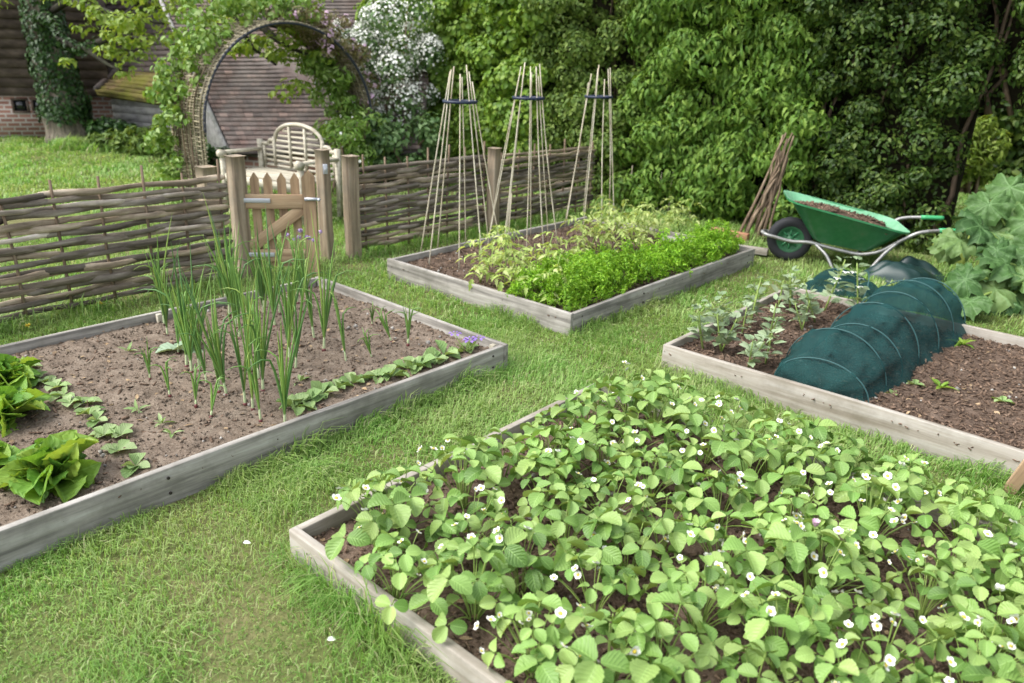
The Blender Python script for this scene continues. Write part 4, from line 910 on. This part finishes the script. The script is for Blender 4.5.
def bush(name, label, cat, loc, rx, rz, h0, nclump, rr, nper, tmpl, m, size, flowers=None, seed=1, trunk=True):
    r = np.random.default_rng(seed); root = thing(name, label, cat, (loc[0], loc[1], 0)); d = norm(r.normal(size=(nclump, 3))); C_ = np.array([loc[0], loc[1], h0])+d*np.array([rx, rx, rz])*r.uniform(.45, 1, (nclump, 1)); C_[:, 2] = np.maximum(C_[:, 2], .12)
    R_ = rr*r.uniform(.6, 1.25, nclump); mb = MB(); clump_leaves(mb, tmpl, C_, R_, nper, size, outward=None); mb.build('foliage', m, root, world=True, smooth=True)
    st = MB()
    for i in range(min(nclump, 24)):
        p0 = np.array([loc[0]+r.normal(0, .08), loc[1]+r.normal(0, .08), 0]); st.tube(stem_path(p0, C_[i], .1, 6), np.linspace(.03, .006, 6), 5)
    st.build('branches', M['twig'], root, world=True)
    if flowers:
        n, fm, fs, upb = flowers; i = r.integers(0, nclump, n); dd = norm(r.normal(size=(n, 3))+[0, -.5, upb]); P = C_[i]+dd*R_[i][:, None]*1.05; f = MB(); f.inst(T_ROUND, frames(dd+.4*r.normal(size=(n, 3)), r.normal(size=(n, 3))), P, fs*r.uniform(.6, 1.3, n)); f.build('blossom', fm, root, world=True)
    return root
q = at(385, 100, 10.6); bush('flowering_shrub', 'tall shrub smothered in white blossom beside the arch', 'shrub', q, .75, .95, 1.35, 60, .22, 110, T_OVATE, M['hawthorn'], .06, (6500, M['petal'], .034, .6), 31)
q = at(400, 150, 9.9); bush('shrub', 'dark green shrub below the white blossom', 'shrub', q, .6, .45, .55, 34, .2, 120, T_OVATE, M['hawthorn'], .07, None, 32)
q = at(352, 150, 9.4); bush('shrub', 'loose green shrub at the right foot of the arch', 'shrub', q, .35, .45, .5, 24, .15, 90, T_LANCE, M['rose'], .07, (60, M['petal'], .03, .3), 33)
q = at(150, 148, 12.3); bush('shrub', 'dark low shrubs at the foot of the timber shed', 'shrub', q, .9, .15, .16, 30, .16, 110, T_LANCE, M['hedge_small'], .11, None, 34)
q = at(112, 132, 13.0); bush('shrub', 'small dark bush between the tree trunk and brick wall', 'shrub', q, .35, .2, .2, 14, .15, 110, T_OVATE, M['ivy'], .09, None, 35)
q = at(212, 160, 10.0); bush('shrub', 'dark clump beneath the grey gable behind the arch', 'shrub', q, .25, .22, .25, 14, .13, 110, T_OVATE, M['ivy'], .07, None, 36)
q = G(985, 196); bush('shrub', 'yellow green shrub in the gap beyond the hedge', 'shrub', (q[0]-.25, q[1]+.1), .35, .5, .62, 26, .16, 90, T_LANCE, M['lime'], .09, None, 37)

q = at(150, 20, 21); bush('distant_tree', 'dark leafy tree mass rising beyond the barn roofs', 'tree', q, 6.5, 2.6, 2.8, 150, .8, 70, T_OVATE, M['hedge_small'], .22, None, 41)
# ------------------------------------------------------------------ ivy clad tree with overhanging limbs
def tree(px, py, label):
    b = G(px, py); b[2] = 0; root = thing('ivy_clad_tree', label, 'tree', b); Yd = b[1]
    P = np.array([b+[0.1, 0, -.1], b+[.03, 0, .4], at(65, 105, Yd), at(55, 68, Yd), at(44, 25, Yd), at(36, -40, Yd), at(30, -90, Yd)]); rr = np.array([.42, .34, .32, .3, .27, .22, .12])
    t = np.linspace(0, 1, 30); P2 = np.stack([np.interp(t*6, range(7), P[:, k]) for k in range(3)], -1); r2 = np.interp(t*6, range(7), rr)*(1+.06*np.sin(t*40))
    MB().tube(P2, r2, 14).build('trunk', M['bark'], root, world=True, smooth=True)
    n = 5600; i = rng.integers(6, 28, n); a = rng.uniform(0, 2*pi, n); lobe = 1.02+.08*np.sin(a*3+i*.7)+.10*rng.random(n)
    d = np.stack([np.cos(a), np.sin(a), rng.normal(0, .15, n)], -1); pos = P2[i]+d*(r2[i]*lobe)[:, None]+np.stack([np.zeros(n), np.zeros(n), rng.uniform(-.06, .06, n)], -1)
    iv = MB(); scatter_leaves(iv, T_IVY, pos, d+[0, 0, .25], .06*(.7+.6*rng.random(n)), .5, 1.0); iv.build('ivy', M['ivy'], root, world=True, smooth=True)
    br = MB()
    limbs = [[(46, 40, 0), (40, 15, -.4), (55, 22, -.9), (60, 40, -1.3), (80, 49, -1.5), (98, 42, -1.7), (112, 28, -1.9), (125, 12, -2.0), (142, 0, -2.1)],
             [(48, 10, 0), (70, 2, -.6), (95, 8, -1.2), (130, 18, -1.8), (165, 24, -2.4)], [(85, 48, -1.6), (95, 55, -1.7), (108, 64, -1.8), (120, 70, -1.9)], [(98, 42, -1.7), (118, 34, -2.2), (140, 38, -2.6)],
             [(40, -30, 0), (90, -50, -1.5), (180, -45, -3.0), (270, -35, -3.2)], [(180, -40, -2.6), (230, 10, -3.3), (250, 45, -3.4), (275, 65, -3.4)], [(250, 20, -3.3), (285, 45, -3.4), (310, 55, -3.4)], [(30, -50, 0), (-20, -40, -1), (-60, -10, -1.5)]]
    tips = []
    for L in limbs:
        Q = np.array([at(x, y, Yd+dy) for x, y, dy in L]); t = np.linspace(0, len(L)-1, 6*len(L)); Q2 = np.stack([np.interp(t, range(len(L)), Q[:, k]) for k in range(3)], -1)
        for _ in range(2): Q2[1:-1] = (Q2[:-2]+2*Q2[1:-1]+Q2[2:])/4
        r0 = .062 if L is limbs[0] or L is limbs[1] or L is limbs[4] else .05
        br.tube(Q2, np.linspace(r0, r0*.25, len(Q2)), 7)
        tips += [q_ for q_ in Q2[len(Q2)//2::4]]
    br.V = [v+.018*np.stack([fbm(v[:, 1]*3, v[:, 2]*5, 1+k, 2, 2.) for k in range(3)], -1) for v in br.V]
    br.build('branches', M['limb'], root, world=True, smooth=True)
    lm_ = np.array([at(x, y, Yd+dy) for x, y, dy in limbs[0][:6]]); n = 700; q_ = rng.random(n)**1.5*5; lp = np.stack([np.interp(q_, range(6), lm_[:, k]) for k in range(3)], -1); dv_ = rdir(n)
    li = MB(); scatter_leaves(li, T_IVY, lp+dv_*.085, dv_+[0, 0, .3], .055*(.7+.6*rng.random(n)), .5, .8); li.build('limb_ivy', M['ivy'], root, world=True, smooth=True)
    tips = np.array(tips); C_ = np.repeat(tips, 2, 0)+rng.normal(0, .2, (len(tips)*2, 3))*[1.1, 1, .6]+[0, 0, .06]
    extra = np.array([at(random.uniform(-20, 200), random.uniform(-40, 3), Yd-random.uniform(.6, 2.6)) for _ in range(40)] + [at(random.uniform(120, 320), random.uniform(-45, 2), Yd-random.uniform(2.0, 3.4)) for _ in range(60)]+[at(random.uniform(120, 185), random.uniform(5, 50), Yd-random.uniform(2.0, 2.8)) for _ in range(13)]+[at(random.uniform(235, 300), random.uniform(35, 62), Yd-random.uniform(3.2, 3.5)) for _ in range(9)]+[at(random.uniform(280, 305), random.uniform(78, 98), Yd-3.4) for _ in range(4)])
    C_ = np.concatenate([C_, extra]); cr = MB(); clump_leaves(cr, T_OVATE, C_, np.full(len(C_), .16)*rng.uniform(.6, 1.2, len(C_)), 26, .075, spread=.5, droop=.4, squash=.45, up=.8); cr.build('crown', M['lime'], root, world=True, smooth=True)
tree(68, 143, 'leaning tree with ivy clad trunk and lime green leaves on the lawn')
# thick trunk and leaves rising behind the blossom
q = at(412, 60, 13.5); b = np.array([q[0], q[1], 0]); rt = thing('background_tree', 'thick dark trunk rising behind the white blossom shrub', 'tree', b)
MB().tube([b+[0, 0, -.1], b+[.05, 0, 1.2], b+[0, 0, 2.6], b+[-.15, 0, 5]], [.5, .42, .38, .3], 14).build('trunk', M['bark'], rt, world=True, smooth=True)
C_ = b+np.array([0, .3, 3.6])+rng.normal(size=(90, 3))*[1.6, .8, .9]; cr = MB(); clump_leaves(cr, T_OVATE, C_, np.full(90, .35), 60, .12); cr.build('crown', M['hedge_light'], rt, world=True, smooth=True)

# ------------------------------------------------------------------ buildings
def courses(mb, bl, br_, tr, tl, n, tile_w, th=.025, m=0):
    bl, br_, tr, tl = (np.asarray(x, float) for x in (bl, br_, tr, tl)); nr = norm(np.cross(br_-bl, tl-bl)[None])[0]
    for k in range(n):
        a0, a1 = k/n, (k+1.12)/n
        p0, p1 = bl+(tl-bl)*a0, br_+(tr-br_)*a0; p2, p3 = br_+(tr-br_)*a1, bl+(tl-bl)*a1
        L = np.linalg.norm(p1-p0)/tile_w; o = (k % 2)*.5; e = nr*th
        V = [p0+e, p1+e, p2+nr*.002, p3+nr*.002, p0, p1]
        mb.add(V, [np.array([[0, 1, 2, 3], [4, 5, 1, 0]])], m, [(o, k+.1), (o+L, k+.1), (o+L, k+.95), (o, k+.95), (o, k+.05), (o+L, k+.05)])
def slab(mb, P, t, m=0, uvs=None):            # a planar polygon given thickness t behind it
    P = np.asarray(P, float); n = len(P); nr = norm(np.cross(P[1]-P[0], P[-1]-P[0])[None])[0]; K = P-nr*t
    ex = norm((P[1]-P[0])[None])[0]; ey = np.cross(nr, ex); uv = np.stack([(P-P[0])@ex, (P-P[0])@ey], -1)
    mb.add(np.concatenate([P, K]), [np.arange(n)[None], (np.arange(n)[::-1]+n)[None], np.array([[i, i+n, (i+1) % n+n, (i+1) % n] for i in range(n)])], m, np.concatenate([uv, uv]))
def g0(px, py, z): q = G(px, py); q[2] = z; return q
a0 = G(-90, 139); a1 = G(117, 137)
def wl(t, z, off=0.0):
    q = a0+(a1-a0)*t; nr = np.array([a1[1]-a0[1], -(a1[0]-a0[0]), 0]); nr /= np.linalg.norm(nr); q = q+nr*off; return np.array([q[0], q[1], z])
Lw = float(np.linalg.norm(a1-a0)); barn = thing('barn', 'dark weatherboarded barn on a brick base behind the ivy tree', 'barn', wl(.5, 0))
zb = .70
mb = MB(); slab(mb, [wl(0, -.1), wl(1, -.1), wl(1, zb), wl(0, zb)], .25); mb.build('brick_base', M['brick'], barn, world=True)
mb = MB(); courses(mb, wl(0, zb, .03), wl(1, zb, .03), wl(1.0, 3.0, .03), wl(0, 3.0, .03), 15, 50, .055); mb.build('weatherboard', M['weatherboard'], barn, world=True)
mb = MB(); slab(mb, [wl(0, zb, -.01), wl(1, zb, -.01), wl(1, 3.0, -.01), wl(0, 3.0, -.01)], .2); sd0 = wl(1, -.1, -.02); sd1 = wl(1, -.1, -4.0); slab(mb, [sd0, sd1, sd1+[0, 0, 3.1], sd0+[0, 0, 3.1]], .1); mb.build('wall', M['weatherboard'], barn, world=True)
mb = MB(); courses(mb, wl(-.02, 3.0, .25), wl(1.02, 3.0, .25), wl(1.02, 5.6, -2.4), wl(-.02, 5.6, -2.4), 24, .2, .03); slab(mb, [wl(-.02, 2.98, .24), wl(1.02, 2.98, .24), wl(1.02, 5.58, -2.42), wl(-.02, 5.58, -2.42)], .08); mb.build('roof', M['tile'], barn, world=True)
def tpx(px): return ((at(px, 120, 13.6)-a0)[:2]@(a1-a0)[:2])/Lw**2
for (x0, x1) in ((16, 32), (34, 50)):
    t0, t1 = tpx(x0), tpx(x1); wn = MB(); z0, z1 = .42, .66
    f = thing  # window frame as one mesh with its pane below it
    for (u0_, u1_, y0_, y1_) in ((t0, t1, z0, z0+.03), (t0, t1, z1-.03, z1), (t0, t0+.012, z0+.03, z1-.03), (t1-.012, t1, z0+.03, z1-.03)): slab(wn, [wl(u0_, y0_, .03), wl(u1_, y0_, .03), wl(u1_, y1_, .03), wl(u0_, y1_, .03)], .05)
    w_ = wn.build('window', M['frame'], barn, world=True); pn = MB(); slab(pn, [wl(t0+.004, z0+.01, .012), wl(t1-.004, z0+.01, .012), wl(t1-.004, z1-.01, .012), wl(t0+.004, z1-.01, .012)], .01); p_ = pn.build('pane', M['glass'], barn, world=True); p_.parent = w_
# timber shed with a mossy roof
s0 = G(117, 139); s1 = G(186, 147); shed = thing('timber_shed', 'low grey timber shed with a mossy yellow tiled roof', 'shed', (s0+s1)/2)
def sl_(t, z, off=0.):
    q = s0+(s1-s0)*t; nr = np.array([s1[1]-s0[1], -(s1[0]-s0[0]), 0]); nr /= np.linalg.norm(nr); q = q+nr*off; return np.array([q[0], q[1], z])
mb = MB(); courses(mb, sl_(0, -.05), sl_(1, -.05), sl_(1, .72), sl_(0, .72), 6, 50, .015); mb.build('wall', M['greyboard'], shed, world=True)
mb = MB(); slab(mb, [sl_(0, -.05, -.02), sl_(1, -.05, -.02), sl_(1, .72, -.02), sl_(0, .72, -.02)], .1); mb.build('frame_wall', M['greyboard'], shed, world=True)
e0, e1 = at(96, 92, s0[1]-.1), at(190, 106, s1[1]-.25); t0_, t1_ = at(133, 58, s0[1]+1.2), at(196, 58, s1[1]+1.1)
mb = MB(); courses(mb, e0, e1, t1_, t0_, 11, .16, .04); slab(mb, [e0-[0, 0, .02], e1-[0, 0, .02], t1_-[0, 0, .02], t0_-[0, 0, .02]], .05); mb.build('roof', M['mosstile'], shed, world=True)
mb = MB(); mb.tube([e0+[0, 0, .04], t0_+[0, 0, .05]], .05, 6); mb.build('hip_tiles', M['tile'], shed, world=True)
# tiled outhouse behind the arch
e0, e1 = at(231, 150, 10.4), at(420, 150, 9.7); t0_, t1_ = at(150, -30, 13.8), at(440, -30, 13.2)
oh = thing('tiled_outhouse', 'low outhouse with a large weathered purple brown tiled roof', 'outhouse', (e0[0]+.8, e0[1]+1.5, 0))
mb = MB(); courses(mb, e0, e1, t1_, t0_, 46, .13, .03); slab(mb, [e0-[0, .02, .03], e1-[0, .02, .03], t1_-[0, .02, .03], t0_-[0, .02, .03]], .06); mb.build('roof', M['tile'], oh, world=True)
mb = MB(); n_ = np.array([-.04, -.01, 0]); mb.tube([e0+n_+[0, 0, .0], t0_+n_], .035, 4); mb.build('verge_board', M['greyboard'], oh, world=True)
mb = MB(); gl = e0.copy(); gl[2] = 0; gt = t0_.copy(); gt[2] = 0; tm = e0+(t0_-e0)*.36; gm = tm.copy(); gm[2] = 0; slab(mb, [gl+[.02, .03, 0], gl+[.02, .03, e0[2]-.04], tm+[.02, .03, -.05], gm+[.02, .03, 0]], .08); mb.build('gable_wall', M['greyboard'], oh, world=True)
x0_, x1_, x2_, x3_ = at(84, 84, 14.6), at(205, 84, 13.2), at(205, -45, 16.5), at(84, -45, 17.5)
mb = MB(); courses(mb, x0_, x1_, x2_, x3_, 26, .16, .035); slab(mb, [q_-[0, .02, .03] for q_ in (x0_, x1_, x2_, x3_)], .06); mb.build('wing_roof', M['tile'], oh, world=True)
mb = MB(); w0 = e0.copy(); w1 = e1.copy(); slab(mb, [np.array([w0[0], w0[1]+.12, -.05]), np.array([w1[0], w1[1]+.12, -.05]), np.array([w1[0], w1[1]+.12, w1[2]+.02]), np.array([w0[0], w0[1]+.12, w0[2]+.02])], .1); mb.build('front_wall', M['brick'], oh, world=True)

# ------------------------------------------------------------------ wheelbarrow
def barrow():
    wp = np.array([2.42, 6.62]); ax = np.array([.975, -.22]); root = thing('wheelbarrow', 'green wheelbarrow holding bark mulch in front of the dark hedge', 'wheelbarrow', (wp[0], wp[1], 0), math.atan2(ax[1], ax[0]))
    # local: x towards handles, y away from the camera
    wh = MB(); a = np.linspace(0, 2*pi, 41); prof = [(.115, .035), (.135, .046), (.165, .048), (.185, .036), (.192, .0), (.185, -.036), (.165, -.048), (.135, -.046), (.115, -.035)]
    X_ = np.array([[((r_+(.004 if (i % 2 and r_ > .18) else 0))*math.cos(t), y, .192+(r_+(.004 if (i % 2 and r_ > .18) else 0))*math.sin(t)) for r_, y in prof] for i, t in enumerate(a)]); w = wh.grid(X_[:, ::-1]).build('wheel', M['tyre'], root, smooth=True)
    rm = MB(); prof = [(.118, .034), (.10, .034), (.085, .012), (.03, .010), (.028, .045), (.0, .045)]
    for s in (1, -1): rm.grid(np.array([[(r_*math.cos(t), s*y, .192+r_*math.sin(t)) for r_, y in prof] for t in a])[:, ::s])
    rm.build('rim', M['rim_paint'], w, smooth=True)
    sp_ = MB()
    for k in range(8): t = k*pi/4; sp_.box((.06*math.cos(t), 0, .192+.06*math.sin(t)), (.06, .034, .014), Matrix.Rotation(-t, 3, 'Y'))
    sp_.build('spokes', M['green_paint'], w)
    # frame
    for s in (1, -1):
        y = s*.085; fr = MB()
        def sm(P, n=6):
            P = np.array(P, float); t = np.linspace(0, len(P)-1, n*len(P)); Q = np.stack([np.interp(t, range(len(P)), P[:, k]) for k in range(3)], -1)
            for _ in range(3): Q[1:-1] = (Q[:-2]+2*Q[1:-1]+Q[2:])/4
            return Q
        fr.tube(sm([(-.235, s*.03, .235), (-.21, s*.085, .23), (0, y, .185), (.15, s*.11, .20), (.30, s*.135, .172), (.56, s*.17, .135), (.70, s*.235, .19), (.84, s*.30, .325), (.93, s*.31, .385), (1.02, s*.30, .405)]), .016, 9); fr.build('frame_tube', M['galv'], root, smooth=True)
        hd = MB(); hd.tube(sm([(1.015, s*.30, .404), (1.12, s*.28, .415), (1.25, s*.275, .42)]), .0155, 9).build('handle', M['galv'], root, smooth=True)
        gp = MB(); gp.tube([(1.09, s*.283, .413), (1.13, s*.279, .4155), (1.25, s*.275, .42), (1.27, s*.275, .4205)], [.0185, .0195, .0195, .017], 10).build('grip', M['grip'], root, smooth=True)
        lg = MB(); lg.tube(sm([(.80, s*.285, .285), (.72, s*.285, .19), (.63, s*.29, .04), (.60, s*.29, -.065)]), .0155, 9); lg.build('leg', M['galv'], root, smooth=True)
        br = MB(); br.tube(sm([(.20, s*.12, .188), (.29, s*.2, .12), (.37, s*.27, -.02), (.42, s*.285, -.065), (.60, s*.29, -.065)]), .014, 8); br.build('leg_brace', M['galv'], root, smooth=True)
    MB().tube([(-.235, -.035, .235), (-.238, 0, .235), (-.235, .035, .235)], .016, 9).build('nose_bar', M['galv'], root, smooth=True)
    MB().tube([(0, -.10, .19), (0, .10, .19)], .011, 8).build('axle', M['galv'], root, smooth=True)
    # tub: stacked rounded rectangles from floor to rim, outside then inside
    def sec(x0, x1, w0, w1, z0, z1, r_):
        pts = []
        for (cx, cy, sgx, sgy, st) in ((x1, w1, -1, -1, 0), (x0, w0, 1, -1, 90), (x0, -w0, 1, 1, 180), (x1, -w1, -1, 1, 270)):
            for k in range(7):
                t = rad(st+15*k); X0 = cx+sgx*r_; Y0 = cy+sgy*r_; pts.append((X0+r_*math.cos(t), Y0+r_*math.sin(t)))
        return np.array([(x, y, z0+(z1-z0)*(x-x0)/(x1-x0)) for x, y in pts+[pts[0]]])
    out = [sec(.22, .62, .13, .17, .205, .165, .05), sec(.17, .66, .16, .20, .235, .185, .07), sec(-.07, .87, .30, .33, .565, .365, .12), sec(-.095, .895, .325, .355, .575, .375, .14), sec(-.095, .895, .325, .355, .56, .36, .14)]
    ins = [sec(-.065, .865, .295, .325, .565, .365, .12), sec(.175, .655, .155, .195, .243, .193, .07), sec(.22, .62, .13, .17, .213, .173, .05)]
    o1 = MB().grid(np.array(out[:3]+[out[3]])[:, ::-1]); o1.add(out[0][:-1], [np.arange(28)[::-1][None]]); o1.grid(np.array([out[3], out[4]])[:, ::-1])
    t_ = o1.build('tub', M['green_paint'], root, smooth=True)
    i1 = MB().grid(np.array([out[3]+[0, 0, .001]]+ins)[:, ::-1]); i1.add(ins[-1][:-1], [np.arange(28)[None]]); i1.build('tub_inside', M['tub_inside'], t_, smooth=True)
    # the load of bark mulch
    ml = thing('bark_mulch', 'heap of brown bark mulch lying in the wheelbarrow tub', 'mulch', (wp[0], wp[1], 0), math.atan2(ax[1], ax[0]))
    ot = ins[0]*.80+ins[1]*.20; ot = ot[:-1]; cc_ = ot.mean(0); rs = np.linspace(0, .985, 26)[:, None, None]; HP = cc_+(ot[None]-cc_)*rs
    HP = np.concatenate([HP, HP[:, :1]], 1); HP[..., 2] += .05*(1-rs[..., 0]**2)-.012+.010*fbm(HP[..., 0]*9, HP[..., 1]*9, 66, 4, 2.)*(1-rs[..., 0]**6)
    hb = MB().grid(HP)
    n = 2200; i = (25*np.sqrt(rng.random(n))*.93).astype(int), rng.integers(0, 28, n); cube = (np.array([[x, y, z] for x in (-1, 1) for y in (-1, 1) for z in (-1, 1)], float), [np.array([[0, 1, 3, 2], [4, 6, 7, 5], [0, 4, 5, 1], [2, 3, 7, 6], [0, 2, 6, 4], [1, 5, 7, 3]])], np.zeros((8, 2)))
    hb.inst(cube, frames(norm(np.array([0, 0, 1.])+.6*rdir(n)), rdir(n)), HP[i]+rng.normal(0, .008, (n, 3))*[1, 1, .2]+[0, 0, .005], np.stack([.003+.004*rng.random(n), .008+.03*rng.random(n)**2, .0015+.002*rng.random(n)], -1), 1)
    hb.build('mulch_heap', [M['soil_dark'], M['chips']], ml)
barrow()

# ------------------------------------------------------------------ sticks, planks, stakes
b = G(752, 243); rt = thing('stick_bundle', 'bundle of long thin sticks leaning on the hedge', 'stick bundle', b)
for k in range(13):
    p0 = b+np.array([random.uniform(-.16, .14), random.uniform(-.06, .1), 0]); p1 = at(786+random.uniform(-9, 9), 134+random.uniform(-2, 26), 7.28); P = stem_path(p0, p1, 0, 8); P[1:-1] += rng.normal(0, .012, (6, 3)); MB().tube(P, np.linspace(.018, .008, 8)*random.uniform(.7, 1.2), 6).build('stick', M['twig'], rt, world=True, smooth=True)
def plank(px0, py0, px1, py1, z, w, t, label, m):
    p, q_ = G(px0, py0, z), G(px1, py1, z); d = q_-p; o = tag(MB().box((0, 0, 0), (float(np.hypot(d[0], d[1])), w, t)).build('timber_plank', m, bevel=.004), label, 'plank'); o.location = (p+q_)/2; o.rotation_euler = (0, 0, math.atan2(d[1], d[0]))
plank(662, 238, 700, 242, .155, .13, .03, 'short grey plank laid across the far end of the parsley row', M['board'])
plank(716, 245, 768, 252, .05, .10, .05, 'grey brown timber offcut lying by the wheelbarrow wheel', M['board_warm'])
plank(712, 232, 748, 239, .05, .06, .10, 'reddish timber edging on the ground below the sticks', M['terracotta'])
def stake(loc, h, w, label, m='gate', tilt=(0, 0)):
    V = []; b_ = MB().box((0, 0, h/2-.05), (w, .022, h+.1)); o = tag(b_.build('wooden_stake', M[m], bevel=.004), label, 'stake'); o.location = loc; o.rotation_euler = (tilt[0], tilt[1], -.5); return o
stake(G(1008, 492), .17, .05, 'pale wooden stake beside the strawberry bed corner', 'gate', (.1, .25))
rt = thing('paling_fence', 'low run of green stained leaning palings behind the large leaves', 'fence', G(952, 272), -.25, None)
for k, x in enumerate((-.12, .04, .2, .36)): 
    o = MB().box((0, 0, .17), (.075, .02, .40)).build('paling', M['paling'], rt, bevel=.004); o.location = (x, .02*(k % 2), 0); o.rotation_euler = (0, .2, 0)
MB().box((.12, .035, .2), (.62, .02, .05)).build('rail', M['paling'], rt)

# ------------------------------------------------------------------ large leaved plant at the right
def big_leaf(seed):
    r = np.random.default_rng(seed); na, nr = 49, 9; V = []; uv = []
    for i in range(nr):
        f = i/(nr-1)
        for j in range(na):
            t = -pi+2*pi*j/(na-1); lobes = .80+.11*abs(math.cos(t*2.5))**.6+.055*math.sin(t*11+seed)+.05*math.sin(t*27)+.03*math.sin(t*19+2*seed); notch = 1-.62*math.exp(-((abs(t)-pi)/.35)**2); R_ = .5*lobes*notch*f
            V.append((R_*math.sin(t), .12+R_*math.cos(t), (.10*f*f*math.sin(t*7+seed))+.05*f*f*math.sin(t*17+seed)+.03*f*math.sin(f*9+seed)-.30*f*f*.5+.07*f*abs(math.sin(t*2.5)))); uv.append((.5+.5*f*math.sin(t*3.5)*.6, f))
    i = np.arange(nr-1)[:, None]*na; j = np.arange(na-1)[None]; q = np.stack([i+j, i+na+j, i+na+j+1, i+j+1], -1).reshape(-1, 4); return np.array(V), [q[:, ::-1]], np.array(uv)
BL = [big_leaf(k) for k in range(4)]
def gunnera(base, leaves, label, seed):
    r = np.random.default_rng(seed); root = thing('large_leaved_plant', label, 'plant', base, 0, None); lv = MB(); st = MB()
    for (px, py, Y, s, lean) in leaves:
        p = at(px, py, Y); n_ = norm(np.array([[-.30+r.normal(0, .25), -.55+r.normal(0, .2), .8]]))[0]; d = np.array([-1+r.normal(0, .5), -.6+r.normal(0, .4), -.4]) if lean else r.normal(size=3)
        lv.inst(BL[r.integers(0, 4)], frames(n_[None], d[None]), p[None], np.array([s])); c = (base+p)/2+np.array([0, 0, .15]); t = np.linspace(0, 1, 7)[:, None]; st.tube((1-t)**2*base+2*t*(1-t)*c+t*t*(p-n_*.02), np.linspace(.016, .008, 7), 6)
    lv.build('leaves', M['rhubarb'], root, world=True, smooth=True); st.build('stalks', M['stalk'], root, world=True)
gb = G(1030, 300)
gl_ = []
for row, (py, xs_, Y0) in enumerate([(178, (1012, 1045), 6.0), (200, (992, 1022, 1055), 5.85), (222, (978, 1004, 1032, 1062), 5.7), (243, (966, 990, 1016, 1045), 5.55), (264, (978, 1003, 1030, 1060), 5.4), (284, (972, 996, 1022, 1050), 5.3), (302, (968, 988, 1012, 1040), 5.2)]):
    for x_ in xs_: gl_.append((x_+random.uniform(-6, 6), py+random.uniform(-7, 7), Y0+random.uniform(-.1, .1), random.uniform(.30, .46)-.012*row, random.random() < .8))
gl_.append((952, 246, 5.7, .28, 1))
gunnera(gb, gl_, 'huge ruffled green leaves of a large plant at the right edge', 9)
for (px, py, lab) in [(30, 334, 'yellow dandelion in the grass at the left fence foot'), (101, 311, 'yellow dandelion between the fence and bed, farther along'), (963, 282, 'yellow dandelion below the large leaves')]:
    mb = MB(); n = 26; a = rng.uniform(0, 2*pi, n); el = rng.uniform(.1, 1.2, n); d = np.stack([np.cos(a)*np.cos(el), np.sin(a)*np.cos(el), np.sin(el)], -1); mb.inst(T_LANCE, frames(np.cross(d, rdir(n)), d), np.tile([0, 0, .05], (n, 1)), np.full(n, .02)); mb.tube([(0, 0, 0), (0, 0, .05)], .002, 5, 1)
    o = tag(mb.build('dandelion', [M['pollen'], M['stalk']]), lab, 'flower', 'dandelions in the grass'); o.location = G(px, py)
for (px, py, lab) in [(243, 543, 'largest fallen white petal on the lawn'), (350, 596, 'fallen white petal beside the strawberry bed board'), (327, 640, 'fallen white petal on the bare lawn patch')]:
    mb = MB(); mb.inst(T_ROUND, frames(np.array([[.2, -.2, 1.]]), np.array([[1., .4, 0]])), np.zeros((1, 3)), np.array([[.02, .026, .03]])); o = tag(mb.build('fallen_petal', M['petal'], smooth=True), lab, 'petal', 'fallen petals on the grass'); o.location = G(px, py, .035)
